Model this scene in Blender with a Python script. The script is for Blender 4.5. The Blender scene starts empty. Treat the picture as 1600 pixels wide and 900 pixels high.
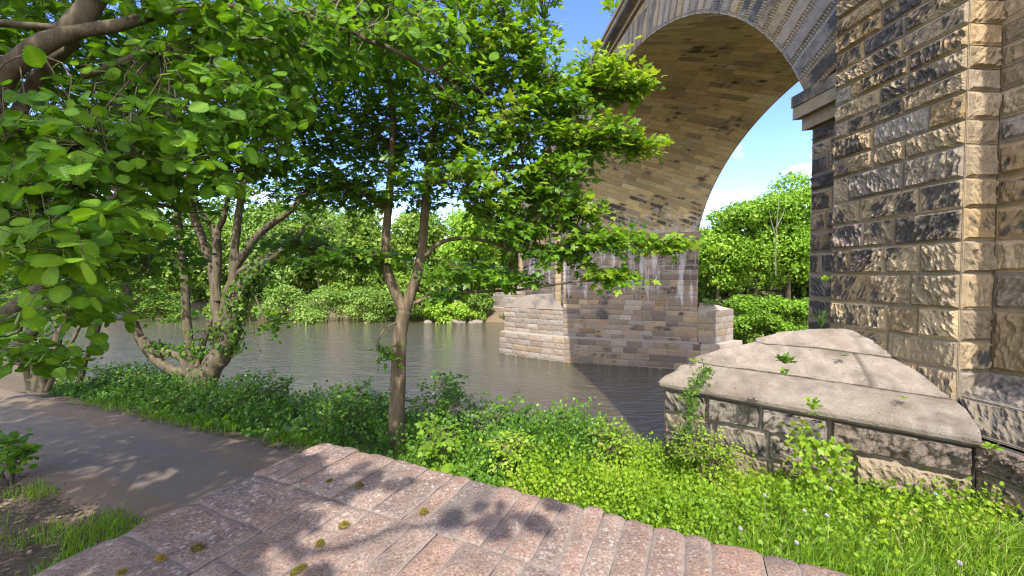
import bpy, math, random
import numpy as np
from mathutils import Matrix
rng = np.random.default_rng(7); random.seed(7)
SC = bpy.context.scene; COL = SC.collection
R = math.radians
# ------------------------------------------------------------------ frame of the place
# eye at the origin, +Y ahead, Z up.  Bridge coordinates: t along the viaduct, q away from the camera side, h height.
FPX, PITCH = 614.8, 0.0296
AL, RHO = R(-5.09), R(-73.08)
D2 = np.array([math.sin(AL), math.cos(AL)]); N2 = np.array([math.cos(AL), -math.sin(AL)])
DR = np.array([math.sin(RHO), math.cos(RHO)])            # upstream direction (pier axis)
QA, WID = 6.5, 8.6
QB = QA + WID
TC, EA, EB, EH = 18.2, 11.45, 8.55, 0.9
SH = -0.4041                                             # t shift per metre of q along the piers
WATER = -6.45
BANK_T = np.array([-.932, .361]); BANK_N = np.array([.361, .932])

def at(px, py, Y):
    "point at distance Y ahead seen at pixel (px,py) of the 1600x900 frame"
    x = (px-800)/FPX; z = -(py-450)/FPX; c, s = math.cos(PITCH), math.sin(PITCH)
    y3 = c+s*z; z3 = -s+c*z
    return np.array([x/y3*Y, Y, z3/y3*Y])

def BP(t, q, h):
    t, q, h = np.broadcast_arrays(np.asarray(t, float), np.asarray(q, float), np.asarray(h, float))
    return np.stack([t*D2[0]+q*N2[0], t*D2[1]+q*N2[1], h], -1)

# ------------------------------------------------------------------ noise
def _h(ix, iy, iz, seed):
    h = (ix*374761393 + iy*668265263 + iz*1440662683 + seed*1274126177) & 0xffffffff
    h = ((h ^ (h >> 13))*1274126177) & 0xffffffff
    h = ((h ^ (h >> 15))*2246822519) & 0xffffffff
    return (h ^ (h >> 16))/4294967295.0
def vnoise(p, seed=0):
    p = np.asarray(p, float); i = np.floor(p).astype(np.int64); f = p-i; u = f*f*(3-2*f); r = 0
    for a in (0, 1):
        for b in (0, 1):
            for c in (0, 1):
                w = (u[..., 0] if a else 1-u[..., 0])*(u[..., 1] if b else 1-u[..., 1])*(u[..., 2] if c else 1-u[..., 2])
                r = r + w*_h(i[..., 0]+a, i[..., 1]+b, i[..., 2]+c, seed)
    return r
def fbm(p, oc=4, seed=0):
    r = 0; a = .5; p = np.asarray(p, float); tot = 0
    for o in range(oc):
        r = r+a*vnoise(p, seed+o*17); tot += a; p = p*2.03+5.1; a *= .5
    return r/tot
def ss(x): x = np.clip(x, 0, 1); return x*x*(3-2*x)

# ------------------------------------------------------------------ mesh builder
ORG = {}
class MB:
    def __init__(s): s.V = []; s.Q = []; s.T = []; s.C = []; s.L = []; s.n = 0
    def add(s, v, quads=None, tris=None, tone=(.5, 0, .5, 0), lime=0.):
        v = np.asarray(v, float).reshape(-1, 3); k = len(v)
        s.V.append(v)
        if quads is not None and len(quads): s.Q.append(np.asarray(quads, np.int64)+s.n)
        if tris is not None and len(tris): s.T.append(np.asarray(tris, np.int64)+s.n)
        s.C.append(np.broadcast_to(np.asarray(tone, float).reshape(-1, 4), (k, 4)))
        s.L.append(np.broadcast_to(np.asarray(lime, float).reshape(-1), (k,)))
        s.n += k
    def grid(s, P, tone=(.5, 0, .5, 0), lime=0.):
        nu, nv = P.shape[:2]
        i = np.arange(nu-1)[:, None]*nv+np.arange(nv-1)[None, :]
        q = np.stack([i, i+nv, i+nv+1, i+1], -1).reshape(-1, 4)
        t = np.asarray(tone, float); t = t.reshape(-1, 4)
        s.add(P.reshape(-1, 3), quads=q, tone=t, lime=np.asarray(lime, float).reshape(-1))
    def build(s, name, mats, parent=None, smooth=False):
        V = np.concatenate(s.V); org = ORG.get(parent.name, np.zeros(3)) if parent is not None else np.zeros(3)
        V = V-org
        me = bpy.data.meshes.new(name)
        Q = np.concatenate(s.Q) if s.Q else np.zeros((0, 4), np.int64); T = np.concatenate(s.T) if s.T else np.zeros((0, 3), np.int64)
        me.vertices.add(len(V)); me.vertices.foreach_set('co', V.astype(np.float32).ravel())
        nl = Q.size+T.size; me.loops.add(nl)
        me.loops.foreach_set('vertex_index', np.concatenate([Q.ravel(), T.ravel()]).astype(np.int32))
        me.polygons.add(len(Q)+len(T))
        me.polygons.foreach_set('loop_start', np.concatenate([np.arange(len(Q))*4, Q.size+np.arange(len(T))*3]).astype(np.int32))
        me.polygons.foreach_set('use_smooth', np.full(len(Q)+len(T), smooth))
        a = me.attributes.new('tone', 'FLOAT_COLOR', 'POINT'); a.data.foreach_set('color', np.concatenate(s.C).astype(np.float32).ravel())
        L = np.concatenate(s.L)
        if L.any():
            b = me.attributes.new('lime', 'FLOAT', 'POINT'); b.data.foreach_set('value', L.astype(np.float32))
        me.update(calc_edges=True); me.validate()
        for m in (mats if isinstance(mats, (list, tuple)) else [mats]): me.materials.append(m)
        o = bpy.data.objects.new(name, me); COL.objects.link(o)
        if parent is not None: o.parent = parent
        ORG[o.name] = org
        return o
def thing(name, label, cat, loc=(0, 0, 0), group=None):
    o = bpy.data.objects.new(name, None); COL.objects.link(o); o.location = loc; o.empty_display_size = .2
    o['label'] = label; o['category'] = cat
    if group: o['group'] = group
    ORG[o.name] = np.array(loc, float); return o
def tag(o, label=None, cat=None, group=None, kind=None):
    for k, v in (('label', label), ('category', cat), ('group', group), ('kind', kind)):
        if v: o[k] = v
    return o

# ------------------------------------------------------------------ materials
def nt(name):
    m = bpy.data.materials.new(name); m.use_nodes = True; t = m.node_tree; t.nodes.clear()
    return m, t.nodes, t.links
class NB:
    def __init__(s, name): s.m, s.n, s.l = nt(name)
    def node(s, ty, **kw):
        n = s.n.new(ty)
        for k, v in kw.items():
            if hasattr(n, k): setattr(n, k, v)
        return n
    def put(s, sock, v):
        if isinstance(v, bpy.types.NodeSocket): s.l.new(v, sock)
        elif v is not None: sock.default_value = v
    def math(s, op, a, b=None, clamp=False):
        n = s.n.new('ShaderNodeMath'); n.operation = op; n.use_clamp = clamp
        s.put(n.inputs[0], a)
        if b is not None: s.put(n.inputs[1], b)
        return n.outputs[0]
    def mix(s, f, a, b, blend='MIX'):
        n = s.n.new('ShaderNodeMix'); n.data_type = 'RGBA'; n.blend_type = blend; n.clamp_factor = True
        s.put(n.inputs[0], f); s.put(n.inputs[6], a if isinstance(a, bpy.types.NodeSocket) else (*a, 1)); s.put(n.inputs[7], b if isinstance(b, bpy.types.NodeSocket) else (*b, 1))
        return n.outputs[2]
    def ramp(s, f, stops, interp='LINEAR'):
        n = s.n.new('ShaderNodeValToRGB'); e = n.color_ramp.elements; n.color_ramp.interpolation = interp
        while len(e) < len(stops): e.new(.5)
        for x, (p, c) in zip(e, stops): x.position = p; x.color = (*c, 1) if not np.isscalar(c) else (c, c, c, 1)
        s.put(n.inputs[0], f); return n.outputs[0]
    def pos(s, scale=(1, 1, 1)):
        g = s.n.new('ShaderNodeNewGeometry')
        v = s.n.new('ShaderNodeVectorMath'); v.operation = 'MULTIPLY'; s.l.new(g.outputs['Position'], v.inputs[0]); v.inputs[1].default_value = scale
        return v.outputs[0]
    def noise(s, scale, detail=4, rough=.55, vec=None, dist=0.):
        n = s.n.new('ShaderNodeTexNoise'); n.inputs['Scale'].default_value = scale; n.inputs['Detail'].default_value = detail
        n.inputs['Roughness'].default_value = rough; n.inputs['Distortion'].default_value = dist
        s.l.new(vec if vec is not None else s.pos(), n.inputs['Vector']); return n.outputs[0]
    def attr(s, name='tone'):
        a = s.n.new('ShaderNodeAttribute'); a.attribute_name = name; return a
    def bump(s, h, strength, dist=.02, normal=None):
        b = s.n.new('ShaderNodeBump'); b.inputs['Strength'].default_value = strength; b.inputs['Distance'].default_value = dist
        s.l.new(h, b.inputs['Height'])
        if normal is not None: s.l.new(normal, b.inputs['Normal'])
        return b.outputs[0]
    def out(s, shader):
        o = s.n.new('ShaderNodeOutputMaterial'); s.l.new(shader, o.inputs[0]); return s.m
    def bsdf(s, color, rough=.8, normal=None, spec=.3):
        p = s.n.new('ShaderNodeBsdfPrincipled'); s.put(p.inputs['Base Color'], color if isinstance(color, bpy.types.NodeSocket) else (*color, 1))
        s.put(p.inputs['Roughness'], rough); p.inputs['Specular IOR Level'].default_value = spec
        if normal is not None: s.l.new(normal, p.inputs['Normal'])
        return p.outputs[0]

def stone(name, stops, mortar=(.30, .26, .20), bump=.5, fine=60., soot=(.055, .051, .049), pits=0., val=1.):
    b = NB(name); a = b.attr(); sp = b.node('ShaderNodeSeparateColor'); b.l.new(a.outputs['Color'], sp.inputs[0])
    base = b.ramp(sp.outputs[0], stops)
    n1 = b.noise(7, 6, .65); n2 = b.noise(fine, 4, .6); n3 = b.noise(1.3, 3)
    base = b.mix(.55, base, b.ramp(n1, [(.25, .35), (.5, .5), (.75, .68)]), 'OVERLAY')
    base = b.mix(.5, base, b.ramp(n2, [(.3, .36), (.7, .64)]), 'OVERLAY')
    v = b.math('ADD', b.math('MULTIPLY', sp.outputs[2], .9*val), .55*val)
    vm = b.node('ShaderNodeVectorMath', operation='SCALE'); b.l.new(base, vm.inputs[0]); b.l.new(v, vm.inputs['Scale'])
    base = vm.outputs[0]
    sootf = b.math('MULTIPLY', b.math('ADD', b.math('MULTIPLY', sp.outputs[1], 2.6), b.math('ADD', b.math('ADD', b.math('MULTIPLY', n1, 1.6), b.math('MULTIPLY', n2, 1.3)), -2.35)), 1.5, clamp=True)
    base = b.mix(b.math('MULTIPLY', sootf, .92), base, soot)
    lm = b.attr('lime')
    ln = b.noise(1.0, 5, .6, vec=b.pos((2.6, 2.6, .33)))
    lf = b.math('MULTIPLY', b.math('ADD', b.math('MULTIPLY', lm.outputs['Fac'], 1.2), b.math('ADD', b.math('MULTIPLY', ln, 6.), -3.85)), 1.6, clamp=True)
    lf = b.math('MULTIPLY', lf, b.math('MINIMUM', b.math('MULTIPLY', lm.outputs['Fac'], 3.), 1.))
    base = b.mix(b.math('MULTIPLY', lf, .62), base, (.56, .52, .48))
    if pits:
        pn = b.noise(26, 2, .5); pf = b.math('MULTIPLY', b.math('ADD', pn, -.64), 12., clamp=True)
        base = b.mix(b.math('MULTIPLY', pf, b.math('MULTIPLY', b.math('ADD', n3, -.3), 2.5, clamp=True)), base, (.09, .075, .06))
    base = b.mix(a.outputs['Alpha'], base, b.mix(n1, tuple(c*.6 for c in mortar), tuple(c*1.2 for c in mortar)))
    h = b.math('ADD', n1, b.math('MULTIPLY', n2, .5))
    return b.out(b.bsdf(base, .88, b.bump(h, bump, .03), .2))

SAND = [(0., (.39, .27, .14)), (.25, (.43, .335, .205)), (.45, (.31, .235, .15)), (.6, (.41, .285, .145)), (.78, (.32, .275, .215)), (.9, (.36, .24, .18)), (1., (.26, .21, .16))]
DARKS = [(0., (.27, .195, .145)), (.2, (.36, .265, .165)), (.4, (.21, .165, .13)), (.6, (.31, .24, .175)), (.72, (.36, .31, .25)), (.82, (.30, .195, .12)), (.92, (.16, .13, .115)), (1., (.36, .265, .15))]
SOFF = [(0., (.48, .36, .185)), (.25, (.53, .415, .23)), (.5, (.41, .315, .17)), (.75, (.50, .375, .19)), (.9, (.33, .26, .16)), (1., (.54, .45, .285))]
CAPS = [(0., (.13, .105, .08)), (.3, (.27, .215, .165)), (.55, (.34, .28, .22)), (.75, (.23, .185, .145)), (1., (.39, .34, .28))]
REDS = [(0., (.185, .122, .092)), (.3, (.225, .158, .120)), (.55, (.155, .112, .088)), (.75, (.235, .148, .106)), (1., (.135, .104, .087))]
m_rock = stone('rock_faced_sandstone', SAND, bump=.7, val=.74)
m_pier = stone('weathered_pier_sandstone', DARKS, mortar=(.22, .19, .155), bump=.6, fine=40, val=.76)
m_soff = stone('soffit_sandstone', SOFF, mortar=(.16, .13, .08), bump=.35, fine=30)
m_cap = stone('worn_cap_sandstone', CAPS, mortar=(.07, .058, .045), bump=.9, fine=48, pits=1., val=.72)
def coping_mat():
    b = NB('red_sandstone_coping'); a = b.attr(); sp = b.node('ShaderNodeSeparateColor'); b.l.new(a.outputs['Color'], sp.inputs[0])
    base = b.ramp(sp.outputs[0], REDS)
    n1 = b.noise(9, 6, .7); n2 = b.noise(120, 3, .7); n3 = b.noise(28, 4, .6)
    base = b.mix(.8, base, b.ramp(n1, [(.25, .3), (.75, .7)]), 'OVERLAY')
    base = b.mix(.9, base, b.ramp(n2, [(.3, .2), (.7, .8)]), 'OVERLAY')
    base = b.mix(b.math('MULTIPLY', b.math('ADD', n3, -.58), 6., clamp=True), base, (.15, .13, .125))
    # lichen: round pale spots of two sizes, gathered in patches
    for sc, th, pth, col in ((36, .30, .46, (.40, .36, .31)), (15, .22, .5, (.33, .29, .25)), (70, .34, .42, (.32, .275, .235))):
        v = b.node('ShaderNodeTexVoronoi'); v.inputs['Scale'].default_value = sc
        nz = b.noise(40, 2, .5); off = b.node('ShaderNodeVectorMath', operation='ADD'); b.l.new(b.pos(), off.inputs[0])
        cb = b.node('ShaderNodeCombineXYZ'); b.l.new(b.math('MULTIPLY', nz, .012), cb.inputs[0]); b.l.new(b.math('MULTIPLY', nz, -.012), cb.inputs[1]); b.l.new(cb.outputs[0], off.inputs[1])
        b.l.new(off.outputs[0], v.inputs['Vector'])
        spot = b.math('MULTIPLY', b.math('SUBTRACT', th+.04, b.math('ADD', v.outputs['Distance'], b.math('MULTIPLY', b.math('ADD', b.noise(90, 3, .6), -.5), .5))), 9., clamp=True)
        pt = b.math('MULTIPLY', b.math('ADD', b.noise(2.3, 3, .6), -pth), 9., clamp=True)
        vc = b.node('ShaderNodeSeparateColor'); b.l.new(v.outputs['Color'], vc.inputs[0])
        keep = b.math('GREATER_THAN', vc.outputs[0], .42)
        base = b.mix(b.math('MULTIPLY', b.math('MULTIPLY', spot, keep), b.math('MULTIPLY', pt, .6)), base, col)
    base = b.mix(a.outputs['Alpha'], base, b.mix(n1, (.12, .09, .075), (.29, .24, .20)))
    h = b.math('ADD', n1, b.math('MULTIPLY', n2, .35))
    return b.out(b.bsdf(base, .9, b.bump(h, .75, .012), .2))
m_coping = coping_mat()

def leafmat(name, stops, trans=.42, rough=.42, spec=.35):
    b = NB(name); a = b.attr(); sp = b.node('ShaderNodeSeparateColor'); b.l.new(a.outputs['Color'], sp.inputs[0])
    col = b.ramp(sp.outputs[0], stops)
    p = b.bsdf(col, rough, None, spec)
    t = b.node('ShaderNodeBsdfTranslucent'); tc = b.mix(1., col, (1.25, 1.2, .55), 'MULTIPLY'); b.l.new(tc, t.inputs[0])
    mx = b.node('ShaderNodeMixShader'); mx.inputs[0].default_value = trans; b.l.new(p, mx.inputs[1]); b.l.new(t.outputs[0], mx.inputs[2])
    return b.out(mx.outputs[0])
lf_hazel = leafmat('hazel_leaf', [(0, (.065, .155, .012)), (.5, (.115, .245, .016)), (1, (.20, .34, .024))], .54, .45, .22)
lf_maple = leafmat('maple_leaf', [(0, (.075, .175, .014)), (.5, (.13, .265, .018)), (.85, (.21, .355, .022)), (1, (.29, .38, .035))], .55)
lf_far = leafmat('far_leaf', [(0, (.10, .175, .022)), (.5, (.165, .265, .03)), (1, (.25, .35, .045))], .4, .5)
lf_ash = leafmat('bright_leaf', [(0, (.14, .26, .022)), (.5, (.23, .40, .03)), (1, (.33, .47, .05))], .42, .5)
lf_willow = leafmat('pale_leaf', [(0, (.11, .20, .03)), (.5, (.17, .285, .045)), (1, (.25, .36, .07))], .4, .5)
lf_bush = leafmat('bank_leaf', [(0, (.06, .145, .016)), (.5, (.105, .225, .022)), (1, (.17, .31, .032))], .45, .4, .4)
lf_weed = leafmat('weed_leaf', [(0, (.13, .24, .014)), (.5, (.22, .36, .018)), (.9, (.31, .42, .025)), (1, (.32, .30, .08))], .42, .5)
lf_grass = leafmat('grass_blade', [(0, (.09, .20, .014)), (.5, (.17, .32, .018)), (.88, (.25, .38, .025)), (1, (.42, .38, .17))], .4, .5)
lf_ivy = leafmat('ivy_leaf', [(0, (.04, .10, .015)), (.5, (.08, .16, .02)), (1, (.16, .25, .03))], .35, .5, .2)
lf_moss = leafmat('moss', [(0, (.09, .08, .012)), (.6, (.17, .14, .02)), (1, (.30, .19, .03))], .1, .9)
def barkmat(name, c0, c1, scale=(14, 14, 3)):
    b = NB(name); n = b.noise(1., 6, .65, vec=b.pos(scale)); n2 = b.noise(3, 3)
    col = b.mix(n2, b.ramp(n, [(.3, tuple(c*.5 for c in c0)), (.55, c0), (.75, c1)]), (.11, .115, .05))
    col = b.mix(b.math('MULTIPLY', n2, .3), b.ramp(n, [(.3, tuple(c*.45 for c in c0)), (.55, c0), (.75, c1)]), (.10, .11, .05))
    return b.out(b.bsdf(col, .85, b.bump(n, .7, .03), .2))
m_bark = barkmat('bark', (.15, .105, .068), (.25, .19, .13))
m_barkd = barkmat('dark_bark', (.12, .09, .06), (.22, .17, .12))
m_barkp = barkmat('pale_dead_wood', (.20, .175, .13), (.27, .24, .19))
def ground_mat():
    b = NB('soil'); n = b.noise(3, 6, .65); n2 = b.noise(55, 4, .7); n3 = b.noise(.8, 3)
    col = b.ramp(n2, [(.3, (.075, .055, .034)), (.55, (.17, .125, .08)), (.75, (.29, .22, .145))])
    g = b.math('MULTIPLY', b.math('ADD', n, -.5), 5., clamp=True)
    col = b.mix(b.math('MULTIPLY', g, .55), col, b.mix(n2, (.02, .045, .008), (.06, .12, .02)))
    return b.out(b.bsdf(col, .95, b.bump(n2, .8, .03), .1))
m_soil = ground_mat()
def path_mat():
    b = NB('worn_asphalt'); a = b.attr(); sp = b.node('ShaderNodeSeparateColor'); b.l.new(a.outputs['Color'], sp.inputs[0])
    n = b.noise(75, 5, .8); n2 = b.noise(2.2, 6, .65)
    col = b.ramp(n, [(.3, (.085, .067, .05)), (.55, (.165, .13, .098)), (.75, (.29, .235, .18))])
    col = b.mix(.5, col, b.ramp(n2, [(.3, .38), (.7, .6)]), 'OVERLAY')
    dirt = b.ramp(n, [(.3, (.10, .07, .045)), (.6, (.20, .145, .095)), (.8, (.29, .22, .15))])
    f = b.math('MULTIPLY', b.math('ADD', b.math('ADD', sp.outputs[0], b.math('MULTIPLY', n2, .7)), -.72), 6., clamp=True)
    col = b.mix(f, col, dirt)
    return b.out(b.bsdf(col, .9, b.bump(n, .6, .012), .25))
m_path = path_mat()
def water_mat():
    b = NB('river_water')
    n1 = b.noise(1., 5, .62, vec=b.pos((1.7, 3.4, 1)), dist=.6); n2 = b.noise(1., 2, .5, vec=b.pos((.5, .8, 1)), dist=.3); n3 = b.noise(.25, 2)
    h = b.math('ADD', n1, b.math('MULTIPLY', n2, 1.1))
    col = b.mix(n3, (.066, .058, .027), (.084, .070, .034))
    p = b.bsdf(col, .05, b.bump(h, 1., .24), 1.)
    p.node.inputs['IOR'].default_value = 1.7
    return b.out(p)
m_water = water_mat()
def plain(name, c, r=.8):
    b = NB(name); n = b.noise(30, 4); col = b.mix(n, tuple(x*.7 for x in c), tuple(min(1, x*1.2) for x in c)); return b.out(b.bsdf(col, r, b.bump(n, .3, .01)))
m_seed = plain('dandelion_seed', (.45, .43, .39)); m_stalk = plain('stalk', (.16, .22, .06)); m_flint = plain('pale_boulder', (.19, .16, .125))
m_brick = plain('house_brick', (.33, .12, .07)); m_slate = plain('roof_tile', (.24, .11, .08)); m_win = plain('window_glass', (.05, .06, .07), .2); m_white = plain('white_frame', (.7, .7, .68))

# ------------------------------------------------------------------ masonry
def blocks_of(L, lo, hi, rnd):
    xs = [0.]; 
    while xs[-1] < L-lo*.6: xs.append(xs[-1]+rnd.uniform(lo, hi))
    xs[-1] = L
    if len(xs) > 2 and xs[-1]-xs[-2] < lo*.5: xs.pop(-2)
    return xs
def ashlar(mb, place, L, rows, lo, hi, seed, rock=.05, res=.03, joint=.012, margin=.03, soot=.25, soot_rows=None, hue=(0, 1), lime=None, keep=None, back=.02, tonefix=None, step=None, scale=7., bvar=(.25, .75), wsoot=0., tool=0.):
    """courses of squared stones on the surface place(u,v,w); rock = relief of the rock face, margin = drafted border"""
    rnd = random.Random(seed)
    # mortar bed
    nu = max(2, int(L/(step or .5))+1); us = np.linspace(0, L, nu)
    vs = np.array(rows); U, Vv = np.meshgrid(us, vs, indexing='ij')
    mb.grid(place(U, Vv, np.full_like(U, -back*.6)), tone=(.5, .1, .5, 1.), lime=0 if lime is None else lime(U, Vv))
    for r in range(len(rows)-1):
        v0, v1 = rows[r], rows[r+1]
        xs = blocks_of(L, lo, hi, rnd)
        for k in range(len(xs)-1):
            u0, u1 = xs[k]+joint, xs[k+1]-joint; a0, a1 = v0+joint, v1-joint
            if keep is not None and not keep((u0+u1)/2, (a0+a1)/2, u0, u1, a0, a1): continue
            if u1-u0 < .02 or a1-a0 < .02: continue
            mu = min(margin, (u1-u0)*.2); mv = min(margin, (a1-a0)*.2)
            iu = np.linspace(u0+mu, u1-mu, max(2, int((u1-u0)/res)+1)); iv = np.linspace(a0+mv, a1-mv, max(2, int((a1-a0)/res)+1))
            gu = np.concatenate([[u0, u0, u0+mu*.5], iu, [u1-mu*.5, u1, u1]]); gv = np.concatenate([[a0, a0, a0+mv*.5], iv, [a1-mv*.5, a1, a1]])
            U, Vv = np.meshgrid(gu, gv, indexing='ij')
            e = np.minimum(np.minimum(U-u0, u1-U)/max(margin, .02), np.minimum(Vv-a0, a1-Vv)/max(margin, .02))
            s = ss((e-.45)/1.2)
            p3 = np.stack([U*scale+seed*3.1+k*11., Vv*scale+r*7., np.full_like(U, seed*1.7+r)], -1)
            f1 = fbm(p3*.55, 2, seed); f2 = fbm(p3*1.9, 3, seed+5)
            ridge = 1-np.abs(2*fbm(p3*.9+3, 3, seed+9)-1)
            dg = rnd.uniform(-.9, .9); ch = (fbm(np.stack([(U+dg*Vv)*scale*4.2+k, (Vv-dg*U)*scale*1.3, np.full_like(U, r*3.)], -1), 3, seed+13) if tool else .5)
            amp = rock*rnd.uniform(.55, 1.25)
            w = s*(amp*(.35+1.1*(f1-.25)+.5*(f2-.5)+.45*(ridge-.7)+tool*(ch-.5)))
            w = np.maximum(w, -.01)
            w += (1-s)*.004*(f2-.5)
            edge = np.zeros_like(U, bool); edge[[0, -1], :] = True; edge[:, [0, -1]] = True
            w = np.where(edge, -back, w)
            hu_ = rnd.uniform(*hue) if tonefix is None else tonefix(rnd, (u0+u1)/2, (a0+a1)/2)
            sb = rnd.uniform(-.16, .2)+(soot if soot_rows is None else soot_rows((u0+u1)/2, (a0+a1)/2))
            sg = np.clip(sb+1.1*(fbm(p3*.55+7, 4, seed+3)-.5)+.25*(s-.6)-(.9*(ch-.5) if tool else 0), 0, 1)*(.25+.75*s)
            if wsoot: sg = np.clip(sg+wsoot*(fbm(place(U, Vv, 0*U)*[.9, .9, 1.1], 4, 77)-.5), 0, 1)
            tn = np.stack([np.full_like(U, hu_), sg, np.full_like(U, rnd.uniform(*bvar))+.1*(f2-.5), np.where(edge, .8, 0.)], -1)
            mb.grid(place(U, Vv, w), tone=tn.reshape(-1, 4), lime=0 if lime is None else lime(U, Vv))
def rowset(h0, h1, step, rnd=None, var=.06):
    n = max(1, int(round((h1-h0)/step))); r = np.linspace(h0, h1, n+1)
    if rnd is not None and n > 1: r[1:-1] += np.array([rnd.uniform(-var, var)*step for _ in range(n-1)])
    return list(r)
def box_prism(mb, plan, h0, h1, tone=(.5, .1, .5, 0)):
    n = len(plan); v = [(x, y, h0) for x, y in plan]+[(x, y, h1) for x, y in plan]
    q = [(i, (i+1) % n, n+(i+1) % n, n+i) for i in range(n)]
    mb.add(v, quads=q, tone=tone)
    c = np.mean(np.array(plan), 0)
    mb.add([(*c, h1)]+[(x, y, h1) for x, y in plan], tris=[(0, 1+i, 1+(i+1) % n) for i in range(n)], tone=tone)
    mb.add([(*c, h0)]+[(x, y, h0) for x, y in plan], tris=[(0, 1+(i+1) % n, 1+i) for i in range(n)], tone=tone)

BR = thing('stone_viaduct', 'tall sandstone railway viaduct with round skew arches striding across the river', 'viaduct', (5., 18., WATER))

# courses seen on the near pilaster
CRS = [-1.60, -1.20, -.82, -.417, .04, .45, .858, 1.227, 1.645, 1.95, 2.295, 2.567, 2.85, 3.12]
while CRS[-1] < 10.5: CRS.append(CRS[-1]+.29)
CRS[-1] = 10.7
T0, T1, QF = 4.415, 6.24, 6.05          # pilaster: landward edge, river edge, front plane
def planeA(q, t0, sgn=1, outq=-1):
    return lambda u, v, w: BP(t0+sgn*u, q+outq*w, v)
def face_t(t, q0, sq, outt=-1):
    return lambda u, v, w: BP(t+outt*w, q0+sq*u, v)
def sootF1(u, v): return .20+.10*math.sin(v*1.7+u)
# ---- near pier
mb = MB()
# A plane wall landward (F2), river-side strip, side face under the arch
ashlar(mb, planeA(QA, T0, -1), 7.2, [-1.2]+CRS[3:], .6, 1.2, 11, rock=.05, res=.025, soot=.12, hue=(0, .95), margin=.03, tool=1.)
rows_s = [c for c in CRS if c < 2.8]+[2.86]
ashlar(mb, planeA(QA, T1), 7.19-T1, rows_s, .35, .95, 12, rock=.06, res=.025, soot=.42, tool=1.3)
def sidepl(tA, sgn):   # pier side along the river direction; u from the A plane to the B plane (metres of q)
    return lambda u, v, w: BP(tA+SH*u+sgn*w, QA+u, v)
ashlar(mb, sidepl(7.19, 1), WID, rowset(-7.2, 2.86, .36), .6, 1.2, 13, rock=.03, res=.3, margin=.02, soot=.15)
near_pier = mb.build('pier', m_rock, BR); tag(near_pier, 'rugged near pier on the bank with soot-blackened rock-faced stones')
# ---- pilasters (the near one and its landward twin)
mb = MB()
ashlar(mb, planeA(QF, T0, 1), T1-T0, CRS, .38, .86, 21, rock=.055, res=.0125, joint=.007, margin=.022, soot_rows=sootF1, hue=(0, .86), scale=9., tool=1.25, bvar=(.3, .85), wsoot=1.4)
ashlar(mb, face_t(T0, QF, 1, -1), QA-QF, CRS, .6, .9, 22, rock=.05, res=.015, joint=.008, margin=.02, soot=-.08, hue=(0, .75), tool=1.)
ashlar(mb, face_t(T1, QF, 1, 1), QA-QF, CRS, .6, .9, 23, rock=.03, res=.08, soot=.2)
mb.build('pilaster', m_rock, near_pier)
mb = MB()
ashlar(mb, planeA(QF, -.84, 1), 1.9, CRS, .5, .95, 24, rock=.05, res=.08, soot=.2)
ashlar(mb, face_t(1.06, QF, 1, 1), QA-QF, CRS, .6, .9, 25, rock=.03, res=.1)
ashlar(mb, face_t(-.84, QF, 1, -1), QA-QF, CRS, .6, .9, 26, rock=.03, res=.1)
mb.build('pilaster', m_rock, near_pier)
# ---- near impost: two projecting bands
def band(mb, segs, h0, h1, out, hue=.4, soot=.3, top=None, sub=14):
    """projecting band along a polyline of (t,q) with outward offsets; segs: list of ((t,q),(nt,nq))"""
    A = [np.array(p) for p, n in segs]; Nn = [np.array(n) for p, n in segs]
    ring = []
    for p, n in zip(A, Nn):
        ring.append([(p, h0), (p+n*out, h0), (p+n*out, h1), (p+n*(out*.35 if top else 0), h1+(top or 0)), (p, h1+(top or 0))])
    P = []
    for k in range(len(ring)-1):
        for j in range(sub+(k == len(ring)-2)):
            f = j/sub; P.append([np.concatenate([(1-f)*ring[k][m][0]+f*ring[k+1][m][0], [(1-f)*ring[k][m][1]+f*ring[k+1][m][1]]]) for m in range(5)])
    P = np.array(P); G = BP(P[..., 0], P[..., 1], P[..., 2])
    dn = fbm(G*6, 3, 3)[..., None]-.5
    G = G+dn*.012
    tn = np.stack([np.full(G.shape[:2], hue), np.clip(soot+.8*(fbm(G*2.2, 3, 4)-.5), 0, 1), np.full(G.shape[:2], .55), np.zeros(G.shape[:2])], -1)
    mb.grid(G, tone=tn.reshape(-1, 4))
mb = MB()
nA, nR = (0, -1.), (1., 0)
def impost_path(t_r, ext): return [((T1, QA), (0, -1.)), ((t_r, QA), (.0, -1.)), ((t_r, QA), (.85, -1.)), ((t_r+SH*WID, QB), (.85, -.35))]
for (a, c, o, so) in ((2.86, 3.10, .12, .2), (3.10, 3.34, .235, .12), (3.34, 3.56, .255, .42)):
    band(mb, [((T1+.0, QA), (0, -1.)), ((7.19, QA), (.9, -1.)), ((7.19+SH*WID, QB), (.9, -.36))], a, c, o, hue=.3, soot=so)
mb.build('impost', m_rock, near_pier)

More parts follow.
